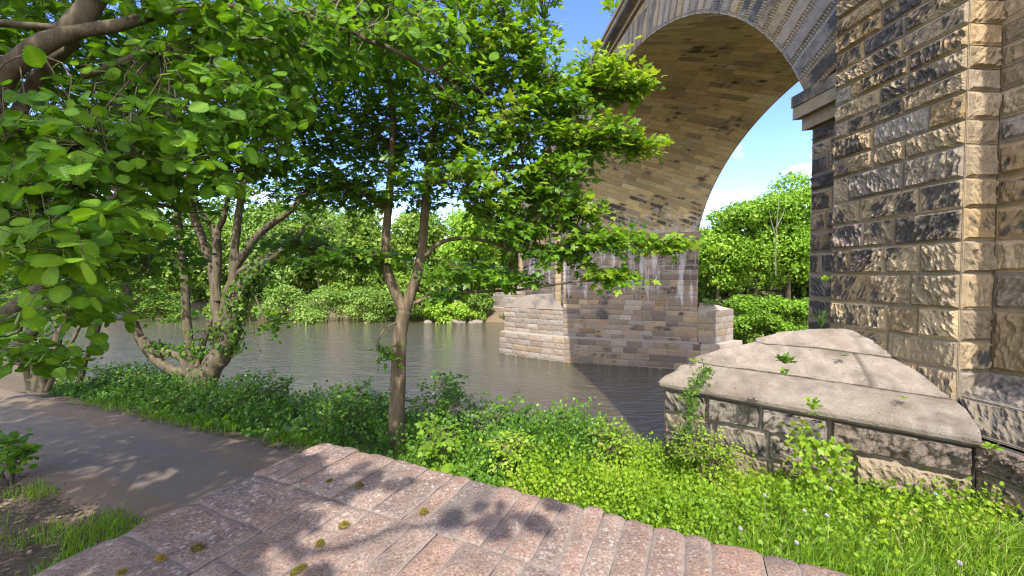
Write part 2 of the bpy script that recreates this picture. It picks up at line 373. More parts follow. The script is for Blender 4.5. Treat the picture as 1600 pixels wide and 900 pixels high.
# ---- near cutwater
Cc = np.array([5.27, 4.41]); Nc = np.array([2.61, 6.68]); Kc = np.array([6.08, 7.09])   # landward corner, nose, river corner
def line_face(a, b, outsign=1, batter=0.):
    a = np.array(a); b = np.array(b); d = (b-a)/np.linalg.norm(b-a); nrm = np.array([d[1], -d[0]])*outsign
    return lambda u, v, w: np.concatenate([a+np.asarray(u)[..., None]*d+np.asarray(w)[..., None]*nrm, np.asarray(v)[..., None]], -1)
mb = MB()
crows = [-3.6, -3.07, -2.68, -2.29, -1.90]
LN = np.linalg.norm(Nc-Cc)
ashlar(mb, line_face(Nc, Cc, 1), LN, crows, .62, 1.15, 31, rock=.11, res=.014, joint=.016, margin=.02, soot=.12, hue=(.68, .83), scale=5., tool=.8, bvar=(.1, .45))
ashlar(mb, line_face(Nc, Kc, -1), np.linalg.norm(Kc-Nc), [-7.2, -6.6, -6.0, -5.4, -4.8, -4.2, -3.6]+crows[1:], .6, 1.1, 32, rock=.05, res=.06, soot=.1)
pc = BP(3.93, 5.64, 0)[:2]; Cl = np.array([Cc[0]-D2[0]*6.5, Cc[1]-D2[1]*6.5])
ashlar(mb, line_face(Cc, Cl, 1), 6.5, [-3.6, -3.0, -2.62, -2.22, -1.84], .7, 1.2, 33, rock=.09, res=.02, soot=.2, hue=(.65, .9), margin=.02, tool=1., bvar=(.1, .4))
def slope(t0, qa, ha, qb, hb, dt=0.):
    L_ = math.hypot(qb-qa, hb-ha); dq, dh = (qb-qa)/L_, (hb-ha)/L_
    return (lambda u, v, w: BP(t0-u+dt*v/L_, qa+dq*v-dh*w, ha+dh*v+dq*w)), L_
for (t0_, qa_, ha_, qb_, hb_, sd_, dt_) in ((3.95, 5.64, -1.80, 6.08, -1.52, 34, .48), (4.43, 6.08, -1.51, 6.52, -1.20, 35, 0.)):
    pl_, L_ = slope(t0_, qa_, ha_, qb_, hb_, dt_); ashlar(mb, pl_, 6., [0, L_], .8, 1.3, sd_, rock=.05, res=.02, soot=.2, hue=(.65, .85), margin=.03, tool=1., bvar=(.05, .35), joint=.01)
cw = mb.build('cutwater', m_rock, near_pier); tag(cw, 'low pointed base of big rough blocks under a smooth domed cap')
# cap courses: lofted patches between plan lines
def loft(mb, rows3, nu=60, tone=.5, joints=(), under=True, seed=1, nsub=6, soot=0., bright=.5, riser=0):
    """rows3: list of polylines (each list of 3D points) from the outer edge up; resampled to nu and lofted"""
    Rw = []
    for pl in rows3:
        pl = np.array(pl, float); d = np.r_[0, np.cumsum(np.linalg.norm(np.diff(pl, axis=0), axis=1))]; d /= d[-1]
        f = np.linspace(0, 1, nu); Rw.append(np.stack([np.interp(f, d, pl[:, i]) for i in range(3)], -1))
    G = []
    for k in range(len(Rw)-1):
        n = nsub if k else nsub
        for j in range(n): G.append(Rw[k]*(1-j/n)+Rw[k+1]*(j/n))
    G.append(Rw[-1]); G = np.array(G).transpose(1, 0, 2)
    nz = fbm(G*3.5, 4, seed)-.5
    G = G.copy(); G[..., 2] += nz*.028+.014*(fbm(G*16, 3, seed+5)-.5); G[..., :2] += (fbm(G*5+9, 3, seed+2)-.5)[..., None]*.02
    al = np.zeros(G.shape[:2])
    for jx in joints:
        u = np.linspace(0, 1, nu)[:, None]+.0*al
        al = np.maximum(al, np.exp(-((u-jx)/.006)**2)); 
    G[..., 2] -= al*.012
    if riser: al[:, :riser*nsub+1] = .97
    front_dark = np.zeros(G.shape[:2]); front_dark[:, :nsub*4] = .22 if not riser else 0.  # darker tone on the first rows, the rolled front
    tn = np.stack([np.full(al.shape, tone)+1.5*(fbm(G*2.2, 4, seed+4)-.5), np.clip(soot+front_dark+.9*(fbm(G*2.4, 4, seed+6)-.52)+.6*(fbm(G*[9, 9, 2], 3, seed+7)-.55), 0, 1), np.full(al.shape, bright), np.clip(al, 0, .9)], -1)
    mb.grid(G, tone=tn.reshape(-1, 4))
def v3(p, h): return np.array([p[0], p[1], h])
nrmF = np.array([Nc[1]-Cc[1], -(Nc[0]-Cc[0])]); nrmF = -nrmF/np.linalg.norm(nrmF)   # outward of the front face
if nrmF @ np.array([-1, -1]) < 0: nrmF = -nrmF
plA = BP(T0, QF, 0)[:2]
def f1(t): return BP(t, QF, 0)[:2]
mb = MB()
def edge(off, h, tail=True):
    nose = Nc+(nrmF*.8+np.array([-.6, .3]))*off
    pts = [v3(Cc+nrmF*off+D2*-.02, h), v3(Cc*.5+Nc*.5+nrmF*off, h), v3(Cc*.12+Nc*.88+nrmF*off, h+.005), v3(nose, h+.01)]
    if tail: pts += [v3(Nc*.75+Kc*.25+np.array([-.25, .9])*off, h), v3(Kc+np.array([-.2, .95])*off, h)]
    return pts
j2 = [v3(f1(4.44), -1.575), v3((4.15, 5.95), -1.50), v3((3.22, 6.5), -1.47), v3((3.06, 6.62), -1.435), v3((3.5, 6.75), -1.45), v3(Kc-np.array([.5, .1]), -1.5)]
j2b = [p+np.array([0, 0, .014]) for p in j2]
j2b = [j2b[0]]+[p+np.array([.012, .012, 0]) for p in j2b[1:]]
j1 = [v3(f1(5.15), -1.19), v3((4.75, 6.08), -1.12), v3((4.15, 6.42), -1.115), v3((4.02, 6.5), -1.085), v3((4.3, 6.6), -1.1), v3(Kc-np.array([.45, .3]), -1.15)]
j1b = [p+np.array([.01, .01, .014]) for p in j1]
rd = [v3(f1(5.75), -.862), v3((5.25, 6.36), -.852), v3((4.85, 6.42), -.862), v3((4.8, 6.45), -.872), v3((5.1, 6.5), -.89), v3(Kc-np.array([.4, .45]), -.95)]
mid = [(np.array(a)*.5+np.array(b)*.5)+np.array([0, 0, .05]) for a, b in zip(j1b, rd)]
mid2 = [(np.array(a)*.5+np.array(b)*.5)+np.array([0, 0, .055]) for a, b in zip(j2b, j1)]
e_top = edge(.03, -1.715); m3 = [(np.array(a)*.45+np.array(b)*.55)+np.array([0, 0, .05]) for a, b in zip(e_top, j2)]
loft(mb, [edge(-.03, -1.915), edge(.04, -1.92), edge(.085, -1.905), edge(.115, -1.865), edge(.118, -1.815), edge(.09, -1.76), e_top, m3, j2, [p+np.array([.02, .02, -.02]) for p in j2]], nu=150, tone=.45, joints=(.665,), seed=41, nsub=5, bright=.42)
loft(mb, [[p+np.array([0, 0, -.05]) for p in j2b], [p+np.array([0, 0, -.004]) for p in j2b], [p+np.array([.02, .02, .045]) for p in j2b], mid2, j1, [p+np.array([.02, .02, -.02]) for p in j1]], nu=120, tone=.55, joints=(.14,), seed=42, bright=.5, riser=1)
loft(mb, [[p+np.array([0, 0, -.05]) for p in j1b], [p+np.array([0, 0, -.004]) for p in j1b], [p+np.array([.02, .02, .045]) for p in j1b], mid, rd, [p+np.array([.3, .1, -.01]) for p in rd]], nu=100, tone=.6, seed=43, bright=.52, riser=1)
# plinth weatherings landward of the corner
def bpl(t0, t1, q, h): return [BP(t0, q, h), BP((t0+t1)/2, q, h), BP(t1, q, h)]
cap = mb.build('cutwater_cap', m_cap, near_pier, smooth=True); tag(cap, 'smooth worn sandstone cap with rolled edge and three curved courses')

# ---- piers standing in the river
def river_pier(k, t_near, t_far, res, seed):
    mb = MB(); rnd = random.Random(seed)
    himp = 2.62
    def lime(U, V): return np.clip(ss((V+2.8)/2.2)*(.45+.55*fbm(np.stack([U*.8, V*.1, V*0+seed], -1), 2, seed)), 0, 1)
    def hue(r, u, v):
        return r.choice([.05, .2, .3, .55, .6, .7, .66, .82, .4, .95, .1, .5]) if v < 0 else r.uniform(0, .75)
    rows = rowset(-4.6, himp, .355, rnd)
    ashlar(mb, sidepl(t_near, -1), WID, rows, .5, 1.25, seed, rock=.03, res=res, margin=.025, soot_rows=lambda u, v: -.03+.15*max(0, v), hue=(0, 1), lime=lime, tonefix=hue, joint=.008, bvar=(.15, .8), wsoot=2.4)
    ashlar(mb, sidepl(t_far, 1), WID, rows, .7, 1.4, seed+1, rock=.02, res=.5, soot=.1)
    ashlar(mb, planeA(QA, t_near), t_far-t_near, rows, .5, 1.1, seed+2, rock=.035, res=max(res, .09), soot=.0, hue=(0, .6))
    ashlar(mb, lambda u, v, w: BP(t_near+SH*WID+u, QB+w, v), t_far-t_near, rows, .6, 1.2, seed+3, rock=.03, res=.4, soot=.2)
    # base course, one step out
    ext = .38
    K = lambda t, q: BP(t, q, 0)[:2]
    brow = [-7.4, -6.75, -6.35, -5.97, -5.5, -5.05, -4.62]
    base = sidepl(t_near-ext, -1)
    ashlar(mb, base, WID, brow, .6, 1.2, seed+4, rock=.03, res=max(res, .09), margin=.02, soot_rows=lambda u, v: .75 if v < -6.3 else .05, wsoot=.5, tonefix=lambda r, u, v: r.choice([.6, .65, .3, .2, .4]), joint=.012, bvar=(.2, .6))
    U, Vq = np.meshgrid(np.linspace(0, WID, 40), [0, .55, 1], indexing='ij')
    G = BP(t_near-ext+SH*U+Vq*(ext+.03), QA+U, -4.62+.13*Vq); G[..., 2] += .03*(fbm(G*3, 3, seed)-.5)
    mb.grid(G, tone=(.7, .15, .35, 0))
    p = mb.build('pier', m_pier, BR)
    # pilaster on the upstream face
    mb = MB(); tp0, tp1 = t_near+.85, t_far-.85
    allr = rowset(-4.6, 10.7, .34, rnd)
    ashlar(mb, planeA(QF, tp0), tp1-tp0, allr, .4, .9, seed+6, rock=.05, res=.12, soot=.2)
    ashlar(mb, face_t(tp0, QF, 1, -1), QA-QF, allr, .6, .9, seed+7, rock=.03, res=.12, soot=-.1, hue=(0, .7))
    ashlar(mb, face_t(tp1, QF, 1, 1), QA-QF, allr, .6, .9, seed+8, rock=.03, res=.3)
    mb.build('pilaster', m_rock, p)
    # impost band
    mb = MB()
    band(mb, [((t_far, QA), (.3, -1.)), ((t_near, QA), (-1., -1.)), ((t_near+SH*WID, QB), (-1., 1.)), ((t_far+SH*WID, QB), (.3, 1.))], himp, himp+.43, .1, hue=.3, soot=.25, sub=20)
    mb.build('impost', m_pier, p)
    # upstream cutwater: ogival plan
    def ogive(A, Nn, B, off):
        A, Nn, B = map(np.array, (A, Nn, B)); ax = (Nn-(A+B)/2); L = np.linalg.norm(ax); ax /= L
        pts = []
        def bez(p, q, o):
            m = (p+q)/2; n = np.array([-(q-p)[1], (q-p)[0]]); n /= np.linalg.norm(n); n = n if n@(m-(A+B+Nn)/3) > 0 else -n
            c = m+n*o
            for f in np.linspace(0, 1, 9): yield (1-f)**2*p+2*f*(1-f)*c+f*f*q
        pts = list(bez(A, Nn, off))+list(bez(Nn, B, off))[1:]
        return np.array(pts)
    def poly_place(pts, outref):
        d = np.r_[0, np.cumsum(np.linalg.norm(np.diff(pts, axis=0), axis=1))]
        tg = np.gradient(pts, axis=0); tg /= np.linalg.norm(tg, axis=1)[:, None]; nn = np.stack([tg[:, 1], -tg[:, 0]], -1)
        if ((pts-outref)*nn).sum() < 0: nn = -nn
        def pl(u, v, w):
            x = np.interp(u, d, pts[:, 0]); y = np.interp(u, d, pts[:, 1]); nx = np.interp(u, d, nn[:, 0]); ny = np.interp(u, d, nn[:, 1])
            return np.stack([x+nx*w, y+ny*w, v+0*x], -1)
        return pl, d[-1]
    perp = np.array([-DR[1], DR[0]]); perp = perp if perp@D2 > 0 else -perp
    mb = MB()
    A = K(t_near-ext, QA); B = K(t_far+ext, QA); mid_ = (A+B)/2; Nn = mid_+DR*(5.0)
    og = ogive(A, Nn, B, .35); pl, L = poly_place(og, mid_)
    ashlar(mb, pl, L, brow, .8, 1.5, seed+9, rock=.05, res=max(res, .1), margin=.02, soot_rows=lambda u, v: .7 if v < -6.3 else -.1, wsoot=.5, tonefix=lambda r, u, v: r.choice([.2, .65, .68, .7, .6]), joint=.014, bvar=(.2, .6))
    A2 = K(t_near, QA); B2 = K(t_far, QA); mid2_ = (A2+B2)/2; N2_ = mid2_+DR*4.55
    og2 = ogive(A2, N2_, B2, .3); pl2, L2 = poly_place(og2, mid2_)
    eave = -2.5
    ashlar(mb, pl2, L2, rowset(-4.6, eave, .42), .7, 1.4, seed+10, rock=.05, res=max(res, .1), margin=.02, soot=.0, tonefix=lambda r, u, v: r.choice([.2, .65, .68, .7, .6]), joint=.012, bvar=(.15, .55))
    # ledge
    f = np.linspace(0, 1, 60); dA = lambda pts: (lambda d: np.stack([np.interp(f*d[-1], d, pts[:, i]) for i in (0, 1)], -1))(np.r_[0, np.cumsum(np.linalg.norm(np.diff(pts, axis=0), axis=1))])
    o1, o2 = dA(og), dA(og2); zz = np.ones((60, 1))
    G = np.stack([np.c_[o1, zz*-4.62], np.c_[o1*.45+o2*.55, zz*-4.52], np.c_[o2, zz*-4.49]], 1)
    mb.grid(G, tone=(.68, .1, .4, 0))
    # domed cap
    apex = K((t_near+t_far)/2, QF+.02); r0 = apex+DR*2.0
    G = []; prof = [(-.02, -.1), (.06, -.03), (.0, .0), (-.1, .16), (-.3, .42), (-.6, .8), (-.85, 1.03), (-1., 1.12)]
    ax = (r0-apex); axl = ax@ax; tt = np.clip(((o2-apex)@ax)/axl, 0, 1)[:, None]; rp = apex+tt*ax
    for (s_, hh) in prof: 
        q = o2+(rp-o2)*(-s_); drop = .12*tt[:, 0]**2*max(0, -s_)
        G.append(np.c_[q, eave+hh-drop])
    G = np.array(G).transpose(1, 0, 2); G = G+(fbm(G*2.5, 3, seed)-.5)[..., None]*.05
    tn = np.stack([np.full(G.shape[:2], .65), np.clip(.3+1.*(fbm(G*1.6, 3, seed+2)-.5), 0, 1), np.full(G.shape[:2], .2), np.zeros(G.shape[:2])], -1)
    mb.grid(G, tone=tn.reshape(-1, 4))
    mb.build('cutwater', m_pier, p)
    # downstream cutwater: blunt, its cap broken away
    mb = MB()
    K1 = K(t_near+SH*WID, QB); K2 = K(t_far+SH*WID, QB); dn = -DR
    M1 = K1+dn*1.0; E = (K1+K2)/2+dn*3.2+perp*.0; M2 = K2+dn*1.0
    E1 = M1+np.array([.80, .60])*2.9
    for a, b_ in ((K1, M1), (M1, E1), (E1, K2)):
        ashlar(mb, line_face(a, b_, 1), np.linalg.norm(b_-a), rowset(-4.6, -2.35, .43), .6, 1.1, seed+12, rock=.04, res=.12, margin=.02, soot=-.1, tonefix=lambda r, u, v: r.choice([.2, .65, .7, .6]), joint=.014, bvar=(.2, .6))
    cen = (K1+K2)/2; top = np.array([[*K1, -2.35], [*M1, -2.36], [*E1, -2.40], [*K2, -2.35]])
    capm = np.array([[*(K1+dn*.1), -1.9], [*(M1*.9+cen*.1), -1.82], [*(E1*.45+cen*.55), -2.0], [*(K2*.8+cen*.2), -1.95]])
    G = np.stack([np.array([np.interp(np.linspace(0, 3, 31), range(4), top[:, i]) for i in range(3)]).T, np.array([np.interp(np.linspace(0, 3, 31), range(4), (top*.5+capm*.5)[:, i]+(.06 if i == 2 else 0)) for i in range(3)]).T, np.array([np.interp(np.linspace(0, 3, 31), range(4), capm[:, i]) for i in range(3)]).T], 1)
    G[..., 2] += .18*(fbm(G*1.7, 3, seed)-.5)
    mb.grid(G, tone=(.65, .1, .7, 0))
    cc = np.array([*cen, -1.9]); mb.add(np.vstack([cc, G[:, 2]]), tris=[(0, 1+i, 2+i) for i in range(30)], tone=(.6, .2, .5, 0))
    # downstream base step
    o = [K(t_near-ext+SH*WID, QB), M1+np.array([.1, -.38]), E1+np.array([.5, -.1])*1.2, K(t_far+ext+SH*WID, QB)]
    for a, b_ in zip(o[:-1], o[1:]):
        ashlar(mb, line_face(a, b_, 1), np.linalg.norm(b_-a), brow, .6, 1.2, seed+13, rock=.03, res=.2, margin=.02, soot=-.1, tonefix=lambda r, u, v: r.choice([.65, .7, .6]), bvar=(.6, .95))
    n = len(o); mb.add([(*np.mean(o, 0), -4.55)]+[(*x, -4.62) for x in o], tris=[(0, 1+i, 2+i) for i in range(n-1)], tone=(.68, 0, .8, 0))
    mb.build('cutwater', m_pier, p)
    return p
PITCHT = 25.6
p2 = river_pier(1, 29.2, 32.8, .07, 50); tag(p2, 'river pier with cream cutwater nose and white lime streaks')
p3 = river_pier(2, 29.2+PITCHT, 32.8+PITCHT, .25, 80); tag(p3, 'distant pier at the far bank, half hidden by leaves')

# ---- arches
TH = np.linspace(0, math.pi, 1200)
def arch(k, res, dt, seed, ringres):
    tc = TC+dt
    ex = EA*np.cos(TH); ey = EB*np.sin(TH)
    arc = np.r_[0, np.cumsum(np.hypot(np.diff(ex), np.diff(ey)))]
    thn = math.asin((3.5-EH)/EB); thf = math.pi-math.asin((3.03-EH)/EB)
    # theta 0 is the far side (t>tc): use angle from the far springing
    s_far = np.interp(math.asin((3.03-EH)/EB), TH, arc); s_near = np.interp(math.pi-thn, TH, arc)
    S = s_near-s_far
    def ell(sig, w=0.):
        sg = np.clip(sig, 0, S)+s_far; th = np.interp(sg, arc, TH)
        x = EA*np.cos(th); y = EB*np.sin(th); nx = np.cos(th)*EB; ny = np.sin(th)*EA; L = np.hypot(nx, ny)
        return x-w*nx/L, y-w*ny/L
    tan = math.tan(R(22.))
    def place(u, v, w):
        sig = v-u*tan*1.08
        x, y = ell(sig, w); return BP(tc+x+SH*u, QA+u, EH+y)
    mb = MB()
    rows = list(np.arange(0, S+WID*tan*1.1+.4, .335))
    def keep(uc, vc, u0, u1, a0, a1):
        return (a1-u0*tan*1.08) > .02 and (a0-u1*tan*1.08) < S-.02
    def sootv(u, v):
        sg = v-u*tan*1.08
        x, y = ell(np.array(sg)); hh = EH+float(y)
        return (.42+.1*math.sin(u*2+v)) if (hh < 5.4 and sg < S/2) else (.02 if hh < 8.6 else .07)
    def lime(U, V):
        sig = V-U*tan*1.08; x, y = ell(sig); hh = EH+y
        return np.where(sig < S/2, np.clip(1-(hh-3)/3.0, 0, 1), 0)*.8
    # mortar rows have to follow the helix; keep relief larger near the far springing
    class _: pass
    ashlar(mb, place, WID, rows, .7, 1.5, seed, rock=.014, res=res, joint=.007, margin=.02, soot_rows=sootv, hue=(0, 1), lime=lime, keep=keep, step=.4, back=.018, bvar=(.25, .85), wsoot=1.6)
    ar = mb.build('arch', m_soff, BR)
    # ring of voussoirs on the upstream face
    mb = MB(); nv_ = 58; D_ = 1.22; rnd = random.Random(seed+1)
    for i in range(nv_):
        s0, s1 = S*i/nv_+.006, S*(i+1)/nv_-.006
        su = np.array([s0, s0, s0+.02, s0+.075, s0+.10, (s0+s1)/2-.05, (s0+s1)/2, (s0+s1)/2+.05, s1-.10, s1-.075, s1-.02, s1, s1])
        near = i > nv_*.55 and k == 0
        rr = np.concatenate([[0, 0.015], np.linspace(.04, D_-.04, int(D_/(ringres if near else .06))), [D_-.01, D_]])
        Sg, Rr = np.meshgrid(su, rr, indexing='ij')
        x0, y0 = ell(Sg, 0.); x1, y1 = ell(Sg, -1.)
        X = x0+(x1-x0)*Rr; Y = y0+(y1-y0)*Rr
        p3 = np.stack([Sg*6, Rr*6, np.full_like(Sg, i*1.3)], -1)
        inner = np.zeros_like(Sg); inner[4:9, :] = 1; inner *= ss((Rr-.03)/.08)*ss((D_-.03-Rr)/.08)
        w = .012+inner*(.03+.05*(fbm(p3, 4, seed+i)-.4))
        band_ = np.zeros_like(Sg); band_[9:11, :] = 1; band_[2:4, :] = .5
        w += band_*np.where(np.sin(Rr*2*math.pi/.052) > 0, .014, -.012)*(1 if near else .4)
        w[[0, -1], :] = -.03; 
        q = QA-.02-w
        so = np.clip(rnd.uniform(.0, .55)+.9*(fbm(p3*.4+2, 3, seed)-.45), 0, 1)*(.35+.65*inner)*(1-.8*band_)
        tn = np.stack([np.full_like(Sg, rnd.choice([.1, .3, .78, .8, .78, .72])), so, np.full_like(Sg, rnd.uniform(.4, .8)), np.zeros_like(Sg)], -1)
        tn[[0, -1], :, 3] = .7
        mb.grid(BP(tc+X, q, EH+Y), tone=tn.reshape(-1, 4))
    # bed of the ring on both faces and inner arris return
    sg = np.linspace(0, S, 120); x0, y0 = ell(sg, 0.); x1, y1 = ell(sg, -D_)
    for q_, sh_ in ((QA-.015, 0.), (QB+.03, SH*WID)):
        G = np.stack([BP(tc+sh_+x0, q_, EH+y0), BP(tc+sh_+x1, q_, EH+y1)], 1); mb.grid(G, tone=(.5, .2, .5, .5))
    G = np.stack([BP(tc+x0, QA-.035, EH+y0), BP(tc+x0, QA+.03, EH+y0)], 1); mb.grid(G, tone=(.3, .0, .6, 0))
    G = np.stack([BP(tc+SH*WID+x0, QB+.03, EH+y0), BP(tc+SH*WID+x0, QB-.03, EH+y0)], 1); mb.grid(G, tone=(.3, .2, .5, 0))
    mb.build('voussoir_ring', m_rock, ar)
    return ell, S, tc
ARCH = [arch(0, .16, 0., 61, .012), arch(1, .6, PITCHT, 62, .06), arch(2, .8, 2*PITCHT, 63, .06)]
# ---- spandrel walls, both faces
mb = MB(); TEND = 29.2+2*PITCHT+6
def outer(t):
    h = np.full(np.shape(t), -9.)
    for ell, S, tc in ARCH:
        sg = np.linspace(0, S, 300); x, y = ell(sg, -1.2); x = x[::-1]+tc; y = y[::-1]+EH
        h = np.where((t > x[0]) & (t < x[-1]), np.interp(t, x, y), h)
    return h
for q_, sg_, sft, rs in ((QA, -1, 0., .35), (QB, 1, SH*WID, .8)):
    def pl(u, v, w, q_=q_, sg_=sg_, sft=sft):
        t = 4.0+u; return BP(t+sft, q_+sg_*w, np.maximum(v, outer(t)))
    def kp(uc, vc, u0, u1, a0, a1): return a1 > min(float(outer(np.array(u0))), float(outer(np.array(u1))), float(outer(np.array(uc))))+.03
    ashlar(mb, pl, TEND-4., rowset(3.05, 10.7, .36), .6, 1.3, 65, rock=.04, res=rs, soot=.25, keep=kp, step=.25)
mb.build('spandrel', m_rock, BR)
# ---- parapet with cornice, deck, far abutment
mb = MB()
for q_, o_ in ((QA, -1), (QB, 1)):
    for (q0, q1, h0, h1, so, hu) in ((.02, -.12, 10.70, 10.86, .1, .3), (.02, -.42, 10.86, 11.04, .25, .4), (.02, -.45, 11.04, 11.14, .6, .4)):
        pass
    prof = [(.0, 10.68), (.14, 10.70), (.14, 10.84), (.28, 10.88), (.42, 10.96), (.45, 11.0), (.45, 11.14), (.40, 11.20), (.12, 11.22)]
    ts = np.linspace(-2.5, TEND, 320); G = np.array([[BP(t, q_+o_*a, h) for a, h in prof] for t in ts])
    G += (fbm(G*3, 3, 5)-.5)[..., None]*.02
    tn = np.stack([np.full(G.shape[:2], .4), np.broadcast_to(np.array([.1, .1, .3, .55, .6, .6, .55, .4, .4]), G.shape[:2])+.5*(fbm(G*1.5, 3, 8)-.5), np.full(G.shape[:2], .5), np.zeros(G.shape[:2])], -1)
    mb.grid(G, tone=tn.reshape(-1, 4))
cor = mb
mb = MB()
for q_, o_ in ((QA, -1), (QB, 1)):
    ashlar(mb, lambda u, v, w: BP(-2.5+u, q_+o_*(.12+w), v), TEND+2.5, [11.2, 11.55, 11.9], .6, 1.2, 66, rock=.03, res=.5, soot=.3, step=1.)
    ts = np.linspace(-2.5, TEND, 90)
    prof = [(.10, 11.88), (.2, 11.90), (.2, 12.04), (.0, 12.10), (-.4, 12.08), (-.4, 11.2)]
    G = np.array([[BP(t, q_+o_*a, h) for a, h in prof] for t in ts]); mb.grid(G, tone=(.4, .35, .45, 0))
par = mb.build('parapet', m_rock, BR); cor.build('cornice', m_rock, par)
mb = MB(); G = BP(*np.meshgrid(np.linspace(-2.5, TEND, 40), [QA-.1, QB+.1], indexing='ij'), 11.1); mb.grid(G, tone=(.4, .5, .3, 0)); mb.build('deck', m_rock, BR)
mb = MB()
ta = 32.8+2*PITCHT-3.6; box_prism(mb, [BP(ta, QA, 0)[:2], BP(TEND+.1, QA, 0)[:2], BP(TEND+.1, QB, 0)[:2], BP(ta+SH*WID, QB, 0)[:2]], -8, 3.1)
mb.build('abutment', m_rock, BR); mb = MB()
box_prism(mb, [BP(-2.5, QA+.02, 0)[:2], BP(7.15, QA+.02, 0)[:2], BP(7.15+SH*WID, QB-.02, 0)[:2], BP(-2.5, QB-.02, 0)[:2]], -8, 10.6)
mb.build('abutment', m_rock, BR)
# ------------------------------------------------------------------ terrain
def sval(x, y): return x*BANK_N[0]+y*BANK_N[1]
def aval(x, y): return x*BANK_T[0]+y*BANK_T[1]
def ground_h(x, y):
    x = np.asarray(x, float); y = np.asarray(y, float)
    s = sval(x, y); a = aval(x, y); p = np.stack([x, y, 0*x], -1)
    hn = -3.0+.145*np.clip(-a, 0, 5)
    hn = hn+.10*(fbm(p*.8, 3, 3)-.5)*ss(np.abs(s-3.7)/1.2-.6)
    hn = hn-.25*ss((s-4.7)/1.7)
    sb = 6.75+.5*(fbm(p*.35, 2, 5)-.5)
    bed = -7.6
    f = ss((s-sb)/4.6)
    near = hn*(1-f)+bed*f
    s2 = x*.2909+y*.9567; sF = 51.7-9.*ss((x-10)/12.)+1.5*(fbm(p*.12, 3, 9)-.5)+.00*x
    d = s2-sF
    far = bed+2.0*ss((d+1.5)/3.)+np.clip(d, 0, 8)*.22+np.clip(d-8, 0, 60)*.10+.5*(fbm(p*.2, 3, 11)-.5)*ss(d/4)
    return np.where(d > -1.6, np.maximum(far, bed), near)
def gp(x, y, dz=0.): return np.stack([np.asarray(x, float), np.asarray(y, float), ground_h(x, y)+dz], -1)
u = np.linspace(-1, 1, 420); wx = np.sinh(u*5.2)/np.sinh(5.2)*420
X, Y = np.meshgrid(wx, wx+12, indexing='ij'); mb = MB(); mb.grid(gp(X, Y)); g = mb.build('ground', m_soil, smooth=True); tag(g, kind='structure')
mb = MB(); wu = np.sinh(np.linspace(-1, 1, 60)*4)/np.sinh(4)*400
X, Y = np.meshgrid(wu, wu+30, indexing='ij'); mb.grid(np.stack([X, Y, X*0+WATER], -1)); w_ = mb.build('river', m_water); tag(w_, kind='structure')
aa = np.linspace(-9, 34, 220); sv = np.linspace(2.55, 4.95, 40); A_, S_ = np.meshgrid(aa, sv, indexing='ij')
X = A_*BANK_T[0]+S_*BANK_N[0]; Y = A_*BANK_T[1]+S_*BANK_N[1]; pp = np.stack([X, Y, 0*X], -1)
nz = fbm(pp*1.2, 4, 21)-.5; ed = ss((np.abs(S_-3.66+nz*.35)-.42)/.24)
P = gp(X, Y, .02); P[..., 2] += .03*(1-ss((np.abs(S_-3.72)-.75)/.4))-.045*ss((np.abs(S_-3.75)-1.02)/.18)+.012*(fbm(pp*5, 3, 22)-.5)*ed
mb = MB(); mb.grid(P, tone=np.stack([ed.ravel(), 0*ed.ravel(), ed.ravel(), 0*ed.ravel()], -1)); pa = mb.build('path', m_path, smooth=True); tag(pa, kind='structure')

# ------------------------------------------------------------------ tubes, leaves
def catmull(P, n):
    P = np.array(P, float); Pp = np.vstack([2*P[0]-P[1], P, 2*P[-1]-P[-2]]); out = []
    for i in range(len(P)-1):
        p0, p1, p2, p3 = Pp[i:i+4]
        for t in np.linspace(0, 1, n, endpoint=False): out.append(.5*((2*p1)+(-p0+p2)*t+(2*p0-5*p1+4*p2-p3)*t*t+(-p0+3*p1-3*p2+p3)*t**3))
    out.append(P[-1]); return np.array(out)
def tube(mb, P, r, sides=8, n=5, tone=(.5, 0, .5, 0), knob=.14, seed=0):
    """P: (k,3) points; r: radius per point"""
    Q = catmull(np.c_[np.array(P, float), np.array(r, float)], n) if n > 1 else np.c_[np.array(P, float), np.array(r, float)]
    p, rr = Q[:, :3], np.maximum(Q[:, 3], .0015); k = len(p)
    T = np.gradient(p, axis=0); T /= np.linalg.norm(T, axis=1)[:, None]+1e-9
    X = np.cross(T, [.31, .52, .79]); X /= np.linalg.norm(X, axis=1)[:, None]+1e-9; Yv = np.cross(T, X)
    a = np.linspace(0, 2*math.pi, sides, endpoint=False)
    ring = np.cos(a)[None, :, None]*X[:, None]+np.sin(a)[None, :, None]*Yv[:, None]
    if knob: kn = 1+knob*2*(fbm(p[:, None]*4+ring*.8+seed, 2, seed)-.5)
    else: kn = np.ones((k, sides))
    V = p[:, None]+ring*(rr[:, None]*kn)[..., None]
    i = np.arange(k-1)[:, None]*sides+np.arange(sides)[None, :]; j = np.arange(k-1)[:, None]*sides+(np.arange(sides)+1)[None, :] % sides
    q = np.stack([i, j, j+sides, i+sides], -1).reshape(-1, 4)
    V = np.vstack([V.reshape(-1, 3), p[-1]+T[-1]*rr[-1]*.6]); m = k*sides
    t = [(m-sides+x, m-sides+(x+1) % sides, m) for x in range(sides)]
    mb.add(V, quads=q, tris=t, tone=tone); return p
